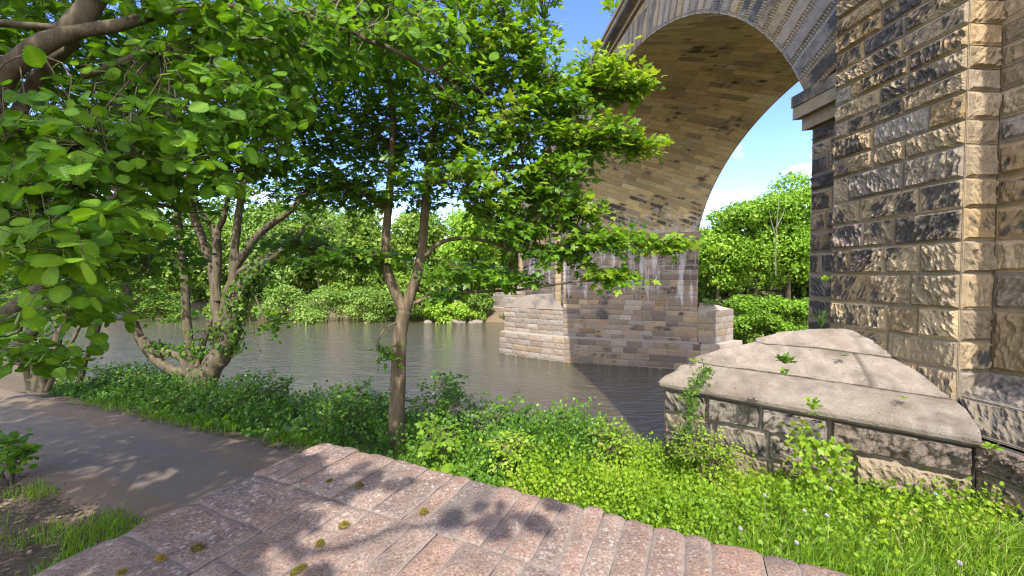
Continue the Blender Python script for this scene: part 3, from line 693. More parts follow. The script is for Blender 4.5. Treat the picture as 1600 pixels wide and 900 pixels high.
def twigs(mb, A, B, r0, r1):
    "many thin three-sided twigs at once"
    n = len(A); D = B-A; L = np.linalg.norm(D, axis=1)[:, None]+1e-9; D = D/L
    X = np.cross(D, [.3, .5, .8]); X /= np.linalg.norm(X, axis=1)[:, None]+1e-9; Yv = np.cross(D, X); V = []
    for P_, r_ in ((A, r0), (B, r1)):
        for k in range(3): V.append(P_+(X*math.cos(2.094*k)+Yv*math.sin(2.094*k))*r_)
    V = np.stack(V, 1); q = []
    base = np.arange(n)[:, None]*6
    F = np.concatenate([base+np.array([k, (k+1) % 3, 3+(k+1) % 3, 3+k]) for k in range(3)], 0)
    mb.add(V.reshape(-1, 3), quads=F)
def T_maple():
    o = [(0, 0), (.40, -.02), (.24, .18), (.40, .26), (.56, .50), (.36, .50), (.17, .50), (.2, .72), (0, 1.02)]
    pts = o+[(-x, y) for x, y in o[-2:0:-1]]
    V = np.array([(0, .32, .03)]+[(x, y, -.16*(x*x*1.6+(y-.3)**2)) for x, y in pts]); n = len(pts)
    return V, np.array([(0, 1+i, 1+(i+1) % n) for i in range(n)])
def T_ovate():
    V = np.array([(0, 0, 0), (.26, .12, .05), (.40, .42, .06), (.29, .75, .03), (0, 1., -.08), (-.29, .75, .03), (-.40, .42, .06), (-.26, .12, .05), (0, .45, 0)])
    return V, np.array([(0, 1, 8), (1, 2, 8), (2, 3, 8), (3, 4, 8), (4, 5, 8), (5, 6, 8), (6, 7, 8), (7, 0, 8)])
def T_hazel():
    n = 9; y = np.linspace(0, 1, n+1); wd = .46*np.sin(math.pi*np.clip(y*.93+.06, 0, 1))**.75*(1-.25*y); wd[-1] = 0; wd[0] = .06
    V = []; T = []
    for i in range(n+1): V.append((0, y[i], -.10*y[i]**2-.0))
    def ix(v): V.append(v); return len(V)-1
    for sgn in (1, -1):
        E = [ix((sgn*wd[i], y[i]+.10*wd[i]/.46*0+.02, .10*wd[i]-.10*y[i]**2)) for i in range(n+1)]
        for i in range(n):
            ym = (y[i]+y[i+1])/2; wm = (wd[i]+wd[i+1])/2
            tt = ix((sgn*(wm+.05), ym+.085, .10*wm-.10*ym**2-.012)); mm = ix((sgn*wm*.5, ym+.02, .05*wm-.1*ym**2+.014))
            T += [(i, E[i], mm), (E[i], tt, mm), (tt, E[i+1], mm), (E[i+1], i+1, mm), (i+1, i, mm)]
    V = np.array(V); hv = np.where(np.abs(V[:, 0]) < .01, .30, np.where(np.abs(V[:, 0]) > .36, -.12, 0.)); return V, np.array(T), hv
def T_rhomb():
    return np.array([(0, 0, 0), (.32, .42, .07), (0, 1, -.05), (-.32, .42, .07)]), np.array([(0, 1, 2), (0, 2, 3)])
def T_lance():
    return np.array([(0, 0, 0), (.13, .35, .03), (0, 1, -.1), (-.13, .35, .03)]), np.array([(0, 1, 2), (0, 2, 3)])
def T_ivy():
    V = np.array([(0, .25, .02), (0, 0, 0), (.35, -.1, 0), (.45, .25, 0), (.22, .5, 0), (0, .95, -.05), (-.22, .5, 0), (-.45, .25, 0), (-.35, -.1, 0)])
    return V, np.array([(0, 1+i, 1+(i+1) % 8) for i in range(8)])
MAPLE, OVATE, HAZEL, RHOMB, LANCE, IVY = T_maple(), T_ovate(), T_hazel(), T_rhomb(), T_lance(), T_ivy()
def unit(v): return v/(np.linalg.norm(v, axis=-1, keepdims=True)+1e-9)
def leaves(mb, tmpl, P, Yd, Nd, S, hue):
    V, T = tmpl[:2]; n = len(P)
    if n == 0: return
    Yd = unit(Yd); Z = unit(Nd-(Nd*Yd).sum(1, keepdims=True)*Yd); X = np.cross(Yd, Z)
    W = P[:, None]+S[:, None, None]*(V[None, :, 0, None]*X[:, None]+V[None, :, 1, None]*Yd[:, None]+(V[None, :, 2, None]*(rng.uniform(-.2, 1.8, (n, 1, 1)) if len(V) > 8 else 1.))*Z[:, None])
    tn = np.zeros((n, len(V), 4)); tn[..., 0] = np.clip(np.asarray(hue)[:, None]+(tmpl[2][None] if len(tmpl) > 2 else 0)+(rng.normal(size=(n, len(V)))*.07 if len(V) > 8 else 0), 0, 1); tn[..., 2] = .5
    mb.add(W.reshape(-1, 3), tris=(T[None]+np.arange(n)[:, None, None]*len(V)).reshape(-1, 3), tone=tn.reshape(-1, 4))
def ball(n, rg, pw=2.3):
    v = rg.normal(size=(n, 3)); v /= np.linalg.norm(v, axis=1)[:, None]; return v*rg.random((n, 1))**(1/pw)
def spray_leaves(mb, mt, tmpl, B, D, L, K, size, hue, rg, up=1., droop=.15, spread=.9, tw=.004, petiole=.5, hj=.22):
    """K leaves set alternately along a twig from B along D"""
    m = len(B); D = unit(D); tip = B+D*L[:, None]
    if mt is not None: twigs(mt, B, tip, tw, tw*.4)
    side = unit(np.cross(D, np.array([0, 0, 1.])+rg.normal(size=(m, 3))*.25))
    for k in range(K):
        f = (k+.6)/K; sg = 1 if k % 2 else -1
        if k == K-1: sg = 0
        p = B+D*(L*f)[:, None]+rg.normal(size=(m, 3))*size*.18
        yd = D*(.55 if sg else 1.)+side*sg*spread+rg.normal(size=(m, 3))*.28; yd[:, 2] -= droop
        yd = unit(yd)
        nd = np.array([0, -.42, up])+rg.normal(size=(m, 3))*.5
        S = size*rg.uniform(.5, 1.15, m)
        leaves(mb, tmpl, p+yd*(S*petiole*.5)[:, None], yd, nd, S, hue+rg.normal(size=m)*hj)
def foliage(mb, mt, limbs, blobs, tmpl, size, K, Ls, rg, hubs_per=14, up=1., droop=.15, huec=.5, out=None, hublink=True, rl=.016, spread=.9, huefn=None, hl=.006):
    """blobs: (centre, radii, sprays[, hue]); every blob gets hubs joined to the nearest limb, every spray a twig from its hub"""
    LP = np.concatenate(limbs)
    for b in blobs:
        c, r, n = np.array(b[0], float), np.array(b[1], float), int(b[2]); hb = b[3] if len(b) > 3 else huec
        pts = ball(n, rg)*r+c
        nh = max(1, n//hubs_per); H = ball(nh, rg)*r*.72+c
        k = np.argmin(((pts[:, None]-H[None])**2).sum(-1), 1)
        D = pts-H[k]; D = unit(D)+rg.normal(size=(n, 3))*.35
        if out is not None: D += unit(pts-np.array(out))*.5
        D[:, 2] = D[:, 2]*.5-.05; D = unit(D)
        L = Ls*rg.uniform(.6, 1.25, n); B = pts-D*L[:, None]*.5
        if mt is not None: 
            far_ = np.linalg.norm(B-H[k], axis=1) > .08
            twigs(mt, H[k][far_], B[far_], hl, hl*.6)
        hh = hb+rg.normal(size=nh)[k]*.12
        spray_leaves(mb, mt, tmpl, B, D, L, K, size, hh, rg, up, droop, spread)
        if hublink and mt is not None:
            for h in H:
                j = np.argmin(((LP-h)**2).sum(1)*(1+.0*LP[:, 0])); a = LP[j]
                d = np.linalg.norm(h-a)
                if d > .05:
                    m1 = a*.6+h*.4+rg.normal(size=3)*d*.10; m2 = a*.25+h*.75+rg.normal(size=3)*d*.07+np.array([0, 0, .05*d])
                    tube(mt, [a, m1, m2, h], [rl*min(1.6, .5+d*.4), rl*.8, rl*.6, rl*.35], 5, 3, knob=0)
def pxl(pts, Y): return [at(p[0], p[1], (p[2] if len(p) > 2 else Y)) for p in pts]
def limb(mt, pts, Y, d0, d1, sides=9, n=5, knob=.13, seed=1):
    "pts pixels at distance Y; d0,d1 thickness in pixels"
    P = np.array(pxl(pts, Y)); r = np.linspace(d0, d1, len(P))/2*P[:, 1]/FPX
    return tube(mt, P, r, sides, n, knob=knob, seed=seed)
def finish(root, mt, mc, mbark, mleaf):
    mt.build('trunk', mbark, root, smooth=True); mc.build('crown', mleaf, root)

# ------------------------------------------------------------------ maple in the middle
rg = np.random.default_rng(21)
base = at(622, 683, 7.4); mp = thing('sycamore_tree', 'slender forked sycamore on the bank, its lobed leaves reaching over the arch', 'tree', base)
mt, mc = MB(), MB(); Ls = []; Y0 = 7.4
def lm(pts, d0, d1, **k): Ls.append(limb(mt, pts, Y0, d0, d1, **k))
lm([(622, 700), (621, 680), (620, 650), (622, 600), (623, 560), (625, 520), (632, 485)], 28, 20, sides=14, n=8, knob=.09)
lm([(632, 488), (619, 460), (607, 430), (603, 400), (604, 360), (608, 310), (612, 250, 7.3), (614, 190, 7.2), (608, 120, 7.1), (598, 30, 7.0), (590, -80, 7)], 17, 7)
lm([(631, 490), (645, 450), (655, 415), (661, 375), (664, 330), (668, 280), (676, 220), (692, 150, 7.5), (705, 70, 7.5), (715, -60, 7.4)], 18, 7)
lm([(659, 402), (668, 396), (680, 384), (700, 375), (730, 372), (765, 378, 7.2), (800, 390, 7.0), (840, 396, 6.9), (900, 385, 6.7), (980, 378, 6.6), (1060, 380, 6.5)], 8, 2.5)
lm([(646, 474), (670, 465), (700, 458), (760, 455, 7.2), (820, 452, 6.9), (900, 440, 6.6), (985, 438, 6.5)], 7, 2.5)
lm([(668, 290), (720, 270, 7.2), (790, 262, 7.), (860, 255, 6.8), (940, 236, 6.6), (1015, 224, 6.5)], 8, 2.5)
lm([(676, 220), (740, 190, 7.2), (820, 170, 6.9), (900, 145, 6.7), (980, 140, 6.5)], 8, 2.5)
lm([(690, 150, 7.5), (740, 100, 7.2), (800, 60, 6.9), (850, 30, 6.7)], 7, 3)
lm([(606, 330), (560, 300), (510, 290), (460, 300, 7.6)], 7, 2.5)
lm([(604, 420), (580, 405), (540, 400), (470, 385, 7.6)], 6, 2.5)
lm([(612, 230), (570, 190), (520, 160, 7.3)], 7, 3)
lm([(600, 60, 7.1), (560, 30, 7.2), (520, 20, 7.3)], 6, 3)
lm([(632, 486), (625, 500, 7.35), (600, 515, 7.2), (590, 545, 7.1), (606, 552, 7.1)], 3, 1.5, sides=5)
B = lambda px, py, Y, rx, ry, rz, n, h=.45: (at(px, py, Y), (rx, ry, rz), n, h)
blobs = [B(560, 70, 7.2, 1.2, 1.6, .9, 150), B(680, 60, 7.2, 1.2, 1.8, .9, 170), B(790, 50, 6.8, .85, 1.3, .75, 130, .55), B(840, 120, 6.6, .45, .8, .4, 50, .6),
 B(560, 180, 7.4, 1.1, 1.6, .7, 120, .4), B(700, 180, 7.2, 1.1, 1.6, .8, 140), B(810, 210, 6.8, .8, 1.1, .6, 95, .55),
 B(935, 125, 6.6, .55, .6, .32, 62, .75), B(985, 135, 6.5, .32, .4, .22, 40, .85), B(925, 215, 6.6, .75, .6, .25, 62, .7), B(1000, 228, 6.5, .25, .35, .10, 20, .85),  # right-hand sprays get paler hues: sunlight put into the leaf colour
 B(880, 265, 6.8, .6, .8, .3, 50, .65), B(515, 290, 7.4, 1.0, 1.3, .5, 90, .35), B(650, 290, 7.4, .8, 1.4, .45, 55), B(600, 235, 7.8, .8, 1.1, .45, 60, .45), B(560, 300, 8.0, .7, 1., .35, 40, .45), B(700, 250, 7.8, .7, 1., .4, 40, .55), B(880, 165, 6.7, .5, .7, .35, 42, .7), B(850, 290, 6.9, .6, .8, .35, 45, .6), B(780, 320, 7.1, .6, .9, .3, 40, .5), B(760, 130, 7., .8, 1.1, .6, 60, .55), B(905, 330, 6.7, .4, .5, .2, 22, .7), B(755, 290, 7.0, .8, 1.2, .5, 85),
 B(870, 335, 6.8, .55, .7, .3, 48, .6), B(950, 372, 6.6, .75, .6, .16, 55, .7), B(1040, 380, 6.5, .36, .4, .08, 24, .8), B(880, 395, 6.8, .5, .6, .2, 40, .6),
 B(955, 430, 6.5, .5, .4, .10, 34, .8), B(800, 360, 7.0, .7, 1., .3, 60), B(730, 425, 7.2, .8, .9, .16, 58, .4), B(560, 405, 7.4, .8, 1.2, .22, 75, .3), B(470, 385, 7.6, .6, 1., .25, 45, .3),
 B(800, 435, 7., .4, .6, .12, 28, .45), B(597, 550, 7.1, .14, .15, .1, 5, .3), B(690, 460, 7.2, .3, .4, .1, 14, .35),
 B(650, -160, 7.4, 2.6, 2.4, 1.5, 150), B(500, -60, 7.3, 1.4, 1.8, 1.2, 80), B(830, -70, 6.8, .7, 1.1, .5, 60)]
foliage(mc, mt, Ls, [(a, b_, int(n_*1.3), h_) for a, b_, n_, h_ in blobs], MAPLE, .14, 9, .5, rg, out=at(640, 300, 7.4), hubs_per=9)
finish(mp, mt, mc, m_bark, lf_maple)

# ------------------------------------------------------------------ the many-stemmed tree at the water's edge
rg = np.random.default_rng(22); Y0 = 11.; mt, mc = MB(), MB(); Ls = []
ms = thing('multi_stemmed_tree', 'old many-stemmed tree leaning over the river, with one fat ivy-clad stem', 'tree', at(315, 612, 11.))
lm([(318, 625), (318, 600), (330, 575), (347, 552), (359, 522), (366, 476), (381, 446), (397, 427), (423, 405), (442, 390), (470, 360, 11.5)], 38, 12, sides=12, knob=.22)
lm([(306, 615), (310, 596), (320, 585), (345, 560)], 46, 27, sides=12, knob=.25)
lm([(310, 588), (302, 582), (272, 579), (242, 560), (223, 537), (213, 514), (204, 480), (196, 440), (188, 380), (185, 300)], 18, 7, knob=.18)
lm([(300, 588), (287, 560), (268, 550), (249, 552), (234, 541), (222, 528)], 17, 11, knob=.2)
lm([(302, 590), (302, 575), (296, 545), (291, 492), (289, 439), (285, 405), (281, 367), (277, 318), (274, 240)], 15, 8)
lm([(308, 588), (308, 575), (317, 541), (330, 499)], 10, 6)
lm([(322, 592), (333, 572), (340, 537), (342, 503), (336, 469), (338, 424), (339, 390), (338, 359)], 17, 12, knob=.2)
lm([(338, 362), (349, 342), (356, 310), (362, 260)], 9, 5); lm([(338, 362), (328, 350), (313, 329), (300, 290)], 8, 5)
lm([(346, 500), (351, 469), (359, 442), (370, 427), (397, 410), (427, 393), (449, 378), (480, 379, 11.2), (540, 396, 11.4)], 11, 3)
lm([(362, 470), (366, 424), (381, 397), (404, 367), (427, 348), (449, 333), (480, 300, 11.4)], 15, 8)
lm([(340, 470), (332, 424), (321, 390), (313, 363), (302, 333), (296, 280)], 14, 10)
lm([(364, 455), (366, 412), (367, 382), (372, 340), (378, 300), (384, 240)], 14, 9)
lm([(397, 427), (395, 450), (402, 470), (416, 500), (425, 512), (436, 505)], 4, 2, sides=5); lm([(385, 470), (390, 500), (402, 540), (410, 552)], 3, 1, sides=5)
blobs = [B(330, 290, 11, 1.8, 1.8, .9, 130, .5), B(430, 300, 11.3, 1.3, 1.6, .8, 90, .6), B(230, 330, 11, 1.6, 1.6, 1.0, 110, .4), B(190, 430, 11, 1., 1.3, .8, 75, .35), B(300, 380, 11.4, .8, 1., .5, 36, .5),
 B(480, 350, 11.5, .9, 1.2, .5, 45, .6), B(425, 505, 10.9, .28, .4, .28, 22, .6), B(250, 480, 11., .8, .8, .5, 34, .35), B(300, 180, 11, 3., 2.6, 1.8, 260, .5), B(440, 180, 11.3, 1.6, 2., 1., 110, .6), B(400, 440, 11.5, .5, .8, .4, 22, .6), B(340, 520, 10.8, .9, .5, .6, 16, .4)]
foliage(mc, mt, Ls, blobs, OVATE, .12, 9, .5, rg, rl=.02)
finish(ms, mt, mc, m_barkd, lf_hazel)
def ivy_on(name, label, P, r, n, size, seed, spreadz=0.):
    rg = np.random.default_rng(seed); P = catmull(P, 12); k = rg.integers(0, len(P), n); ang = rg.random(n)*2*math.pi
    T = np.gradient(P, axis=0); T = unit(T); X = unit(np.cross(T, [.3, .4, .8])); Yv = np.cross(T, X); rr = np.interp(np.linspace(0, 1, len(P)), np.linspace(0, 1, len(r)), r)
    nrm = X[k]*np.cos(ang)[:, None]+Yv[k]*np.sin(ang)[:, None]; pos = P[k]+nrm*(rr[k]*rg.uniform(.9, 1.7, n))[:, None]+T[k]*rg.normal(size=(n, 1))*.06
    mb = MB(); yd = np.array([0, 0, -1.])+rg.normal(size=(n, 3))*.6; leaves(mb, IVY, pos, yd, nrm+rg.normal(size=(n, 3))*.4, size*rg.uniform(.6, 1.2, n), rg.random(n))
    for j in range(4): tube(mb, P[::4]+rg.normal(size=3)*.03, rr[::4]*.25+.004, 4, 2, knob=0, tone=(.1, 0, .5, 0))
    o = mb.build(name, lf_ivy); return tag(o, label, 'ivy')
ivy_on('ivy', 'ivy wrapped round the fat leaning stem of the many-stemmed tree', pxl([(352, 545), (362, 515), (367, 476), (382, 446), (398, 427), (424, 405)], 10.95), [.26, .24, .2, .17, .14], 950, .11, 5)
ivy_on('ivy', 'ivy hanging on the low curving stems left of the fat stem', pxl([(318, 560), (300, 548), (268, 548), (236, 540)], 10.95), [.22, .16, .12, .1], 220, .10, 6)

# thin leaning trunk and the hazel thicket at the far side of the path
rg = np.random.default_rng(23); Y0 = 11.6; mt, mc = MB(), MB(); Ls = []
th = thing('leaning_sapling', 'thin dark sapling leaning in front of the bright water left of the many-stemmed tree', 'tree', at(124, 600, 11.6))
lm([(122, 606), (126, 590), (132, 565), (141, 545), (150, 522), (158, 490), (162, 440), (165, 380)], 10, 5)
foliage(mc, mt, Ls, [B(150, 470, 11.6, .9, 1, .6, 42, .35), B(165, 390, 11.6, 1.2, 1.3, .9, 80, .4), B(120, 560, 11.5, .25, .3, .3, 8, .3)], OVATE, .11, 8, .45, rg)
finish(th, mt, mc, m_barkd, lf_hazel)
rg = np.random.default_rng(24); Y0 = 9.6; mt, mc = MB(), MB(); Ls = []
hz = thing('hazel_thicket', 'clump of thin crossing hazel stems beyond the path at the left edge', 'tree', at(66, 606, 9.6))
lm([(66, 612), (70, 585), (84, 559), (90, 525), (104, 500), (118, 440), (130, 370)], 15, 6, knob=.2)
lm([(60, 612), (58, 570), (49, 527), (72, 495), (78, 440), (80, 350)], 16, 6); lm([(50, 612), (40, 560), (29, 519), (40, 470), (60, 400)], 12, 5)
lm([(74, 610), (92, 570), (120, 520), (150, 450)], 8, 3); lm([(56, 610), (36, 575), (10, 545), (-20, 500)], 9, 5)
foliage(mc, mt, Ls, [B(60, 430, 9.6, 1.6, 1.2, .9, 110, .35), B(30, 540, 9.4, .9, .8, .5, 60, .3), B(120, 350, 9.6, 1.6, 1.4, 1., 120, .4), B(95, 570, 9.4, .5, .4, .3, 24, .35), B(20, 330, 9.4, 1.4, 1.2, 1., 90, .35)], OVATE, .12, 8, .45, rg)
finish(hz, mt, mc, m_barkd, lf_hazel)

# ------------------------------------------------------------------ big overhanging hazel at the left
rg = np.random.default_rng(25); mt, mc = MB(), MB(); Ls = []; bt = np.array([-5.0, 2.3, -3.1])
bh = thing('overhanging_tree', 'big broad-leaved tree at the left whose mossy limbs and large leaves hang over the path', 'tree', bt)
def lw(P, r, **k): Ls.append(tube(mt, P, r, k.pop('sides', 10), 6, **k))
lw([bt+[0, 0, -.2], bt+[.03, .05, .8], bt+[.1, .1, 2.], [-4.75, 2.5, .2], [-4.4, 2.8, 1.2]], [.36, .3, .27, .24, .2], sides=14, knob=.2)
P1 = pxl([(-60, 190, 3.1), (0, 122, 3.1), (30, 96, 3.1), (60, 73, 3.1), (95, 56, 3.15), (130, 48, 3.2), (185, 40, 3.3), (250, 22, 3.5), (330, 10, 3.8)], 3)
Ls.append(tube(mt, [[-4.5, 2.7, .9]]+P1, [.14, .11, .085, .075, .068, .06, .05, .045, .035, .025], 10, 6, knob=.2))
Ls.append(tube(mt, pxl([(95, 62, 3.2), (118, 38, 3.2), (140, 12, 3.25), (160, -30, 3.3), (190, -120, 3.4)], 3), [.075, .08, .075, .07, .06], 10, 6, knob=.25))
Ls.append(tube(mt, pxl([(-70, 330, 3.3), (-10, 260, 3.3), (18, 205, 3.3), (42, 150, 3.3), (65, 113, 3.3), (90, 88, 3.3), (120, 68, 3.3)], 3), [.06, .055, .05, .048, .045, .042, .035], 9, 6, knob=.18))
Ls.append(tube(mt, pxl([(-80, 40, 3.1), (0, 36, 3.1), (45, 40, 3.1), (90, 43, 3.15), (125, 46, 3.2)], 3), [.03, .028, .026, .024, .022], 7, 6))
Ls.append(tube(mt, pxl([(130, 118, 3.4), (150, 112, 3.4), (172, 104, 3.4), (200, 92, 3.4), (240, 78, 3.4), (256, 74, 3.4), (300, 72, 3.6), (360, 62, 3.8), (440, 60, 4.)], 3), [.028, .028, .027, .026, .024, .022, .018, .014, .01], 7, 6))
Ls.append(tube(mt, pxl([(330, 10, 3.8), (440, 14, 3.9), (545, 48, 4.0), (575, 64, 4.), (602, 72, 4.), (640, 92, 4.), (675, 111, 4.), (702, 95, 4.1)], 3), [.028, .026, .024, .023, .022, .021, .018, .01], 7, 6))
Ls.append(tube(mt, pxl([(675, 111, 4.), (690, 135, 4.), (715, 165, 4.1)], 3), [.01, .007, .003], 5, 5)); Ls.append(tube(mt, pxl([(702, 95, 4.1), (735, 125, 4.1), (760, 150, 4.2)], 3), [.01, .007, .003], 5, 5))
Ls.append(tube(mt, pxl([(-40, 525, 4.2), (0, 503, 4.2), (29, 475, 4.3), (52, 458, 4.4), (75, 438, 4.5), (110, 400, 4.6), (150, 350, 4.7), (185, 300, 4.8)], 3), [.085, .075, .07, .065, .055, .05, .04, .03], 9, 6, knob=.18))
Ls.append(tube(mt, [[-4.8, 2.4, -.6]]+pxl([(-40, 525, 4.2)], 3), [.12, .085], 8, 2))
Ls.append(tube(mt, pxl([(104, 300, 4.0), (120, 275, 4.), (140, 250, 4.), (168, 230, 4.)], 3), [.03, .026, .02, .012], 7, 5))
Ls.append(tube(mt, pxl([(-20, 400, 4.), (60, 340, 4.), (104, 300, 4.)], 3), [.045, .038, .03], 7, 5))
for P in ([[-4.4, 2.8, 1.2], [-4.8, 1.5, 3.], [-5.6, .2, 5.], [-6.2, -1.5, 7.5]], [[-4.5, 2.7, 1.], [-5.5, 1.8, 2.6], [-7.5, .6, 5.], [-9, -.6, 7.]], [[-4.4, 2.8, 1.2], [-3.6, 1.2, 2.8], [-2.6, -1., 4.4], [-2.0, -3., 6.]], [[-4.4, 2.8, 1.2], [-4.2, 3.4, 3.], [-4.2, 4.2, 5.], [-4.4, 5, 7]], [[-3.6, 1.2, 2.8], [-2.6, .2, 2.6], [-1.7, -.6, 2.35], [-1.1, -.95, 2.15]]):
    lw(P, [.16, .12, .08, .03])
nb = [B(60, 400, 2.1, .36, .3, .20, 13, .6), B(95, 320, 2.4, .42, .4, .25, 20, .5), B(150, 225, 2.6, .5, .45, .3, 26, .5), B(255, 250, 2.9, .5, .5, .25, 26, .55), B(330, 180, 3.2, .6, .6, .35, 30, .45),
 B(40, 215, 2.7, .35, .4, .16, 10, .4), B(240, 100, 3.5, .6, .4, .16, 18, .5), B(290, 20, 3.5, .5, .4, .2, 16, .5), B(380, 70, 3.6, .75, .6, .4, 36, .5), B(470, 40, 3.7, .5, .6, .35, 26, .5), B(590, 50, 3.9, .5, .5, .25, 18, .5), B(700, 60, 4., .35, .4, .25, 9, .55),
 B(90, 490, 2.9, .4, .4, .15, 10, .4), B(30, 560, 2.9, .35, .35, .16, 9, .35), B(50, 0, 3.5, .4, .3, .1, 8, .5), B(10, 300, 2.3, .3, .3, .3, 10, .5), B(380, 150, 3.3, .5, .5, .3, 18, .45)]
foliage(mc, mt, Ls, [(a, b_, int(n_*1.5), h_-.08) for a, b_, n_, h_ in nb], HAZEL, .115, 7, .42, rg, hl=.0022, rl=.006, droop=.55, spread=1.0, hubs_per=8, up=.75)
mid = [B(110, 120, 5.6, 1.7, 1.4, 1.0, 150, .4), B(300, 140, 6, 1.8, 1.4, 1.0, 170, .45), B(430, 130, 6.2, 1.1, 1.2, .7, 60, .45), B(140, 320, 5.6, 1.4, 1.2, .8, 110, .35), B(300, 240, 6, 1.1, 1.2, .5, 80, .4), B(50, 430, 5.4, .9, 1., .6, 60, .35), B(210, 400, 6, .8, .8, .35, 36, .4), B(430, 250, 6.2, .6, 1., .3, 20, .4), B(230, 20, 5.5, 2.2, 1.4, .8, 150, .45), B(20, 250, 5., 1., 1., 1., 70, .4), B(500, 60, 5.6, .9, 1., .8, 70, .45), B(530, 225, 8.2, .8, 1.2, .5, 60, .5), B(470, 215, 7.6, .7, 1., .4, 40, .5), B(30, 60, 5., 1., .8, .6, 60, .45), B(620, 20, 5.6, .9, .8, .6, 50, .5)]
foliage(mc, mt, Ls, [(a, b_, int(n_*1.35), h_) for a, b_, n_, h_ in mid], OVATE, .13, 8, .42, rg, rl=.01, droop=.3, hubs_per=9)
over = [((-6.5, -1, 6.6), (4.6, 4.6, 2.6), 1300, .45), ((-3.2, -3.2, 6.), (2.2, 2.6, 1.6), 260, .45), ((-10., -.5, 6.), (3., 4., 2.2), 520, .45), ((-1.05, -.95, 2.1), (.40, .36, .2), 42, .5), ((0., -1.02, 2.1), (.05, .05, .03), 1, .5)]
foliage(mc, mt, Ls, over, OVATE, .15, 9, .55, rg, rl=.02, droop=.3, hubs_per=30)
finish(bh, mt, mc, m_barkd, lf_hazel)

# ------------------------------------------------------------------ far trees and shrubs
def cloud(mb, c, r, nsub, n, size, rg, tmpl=RHOMB, hue=.5, sub=.36, flat=.75):
    c = np.array(c, float); r = np.array(r, float)
    v = rg.normal(size=(nsub, 3)); v = unit(v); v[:, 2] = np.where(v[:, 2] < -.5, -v[:, 2], v[:, 2])
    sc = v*r*rg.uniform(.45, .86, (nsub, 1))+c; sr = r.mean()*sub*rg.uniform(.6, 1.25, nsub); sh = rg.normal(size=nsub)*.16
    k = rg.integers(0, nsub, n); d = unit(rg.normal(size=(n, 3))); d[:, 2] = np.abs(d[:, 2])*np.where(rg.random(n) < .8, 1, -1)
    P = sc[k]+d*(sr[k]*rg.uniform(.55, 1.08, n))[:, None]*np.array([1, 1, flat])
    N_ = d*.7+np.array([0, 0, .5])+rg.normal(size=(n, 3))*.45; Yd = rg.normal(size=(n, 3)); Yd[:, 2] -= .4
    leaves(mb, tmpl, P, Yd, N_, size*rg.uniform(.6, 1.3, n), hue+sh[k]+rg.normal(size=n)*.18); return sc
def far_tree(name, label, x, y, top, rad, n, size, mat, hue, seed, group, low=.25, nsub=26, bark=None, tmpl=RHOMB):
    rg = np.random.default_rng(seed); g0 = float(ground_h(x, y)); H = top-g0; root = thing(name, label, 'tree', (x, y, g0), group); mt, mc = MB(), MB()
    cz = g0+H*(low+1)/2; c = (x, y, cz); r = (rad, rad*.9, H*(1-low)/2)
    sc = cloud(mc, c, r, nsub, n, size, rg, tmpl, hue)
    cloud(mc, (x, y, cz-H*.1), (rad*.85, rad*.8, H*.4), nsub, n//2, size*1.1, rg, tmpl, hue-.1)
    tr = tube(mt, [(x, y, g0-.3), (x+rg.normal()*.2, y, g0+H*.3), (x+rg.normal()*.4, y, g0+H*.6), (x, y, g0+H*.85)], [H*.018, H*.014, H*.009, H*.003], 7, 4)
    for s_ in sc[:14]:
        a = tr[rg.integers(len(tr)//4, len(tr)-2)]; tube(mt, [a, a*.5+s_*.5+rg.normal(size=3)*.2, s_], [H*.006, H*.004, H*.002], 5, 3, knob=0)
    finish(root, mt, mc, bark or m_bark, mat)
def fx(px, Y): return at(px, 432, Y)[0]
gl = 'trees on the far bank left of the bridge'
for i, (px, Y, top, rad, hue, mat, lab) in enumerate([
  (-120, 66, 13, 6, .5, lf_far, 'broad green tree on the far bank beyond the left edge of the path'),
  (10, 62, 11, 5.5, .75, lf_willow, 'pale sunlit tree glimpsed between the hazel stems at the left edge'),
  (120, 68, 13, 6.5, .5, lf_far, 'far-bank tree seen behind the thin leaning sapling'),
  (230, 64, 12, 5.5, .55, lf_far, 'far-bank tree seen left of the fork of the many-stemmed tree'),
  (330, 70, 14, 6.5, .45, lf_far, 'tall far-bank tree right behind the many-stemmed tree'),
  (420, 66, 13, 6, .6, lf_willow, 'feathery pale tree rising right of the ivy-clad stem'),
  (500, 72, 14, 6.5, .6, lf_willow, 'tall pale tree behind the bank shrubs, midway between the two nearer trees'),
  (575, 66, 12, 5.5, .5, lf_far, 'far-bank tree seen just left of the sycamore stem'),
  (655, 70, 13, 6, .45, lf_far, 'far-bank tree seen through the fork of the sycamore'),
  (735, 64, 12, 5, .65, lf_ash, 'light green tree left of the most distant pier'),
  (795, 80, 15, 6, .5, lf_far, 'tree rising behind the most distant pier'),
  (885, 92, 16, 6, .5, lf_far, 'tree closing the view beyond the second arch')]):
    far_tree('far_tree', lab, fx(px, Y), Y, top, rad, 8500, .62, mat, hue, 100+i, gl, low=-.05, nsub=34)
gr = 'trees behind the bridge on the right'
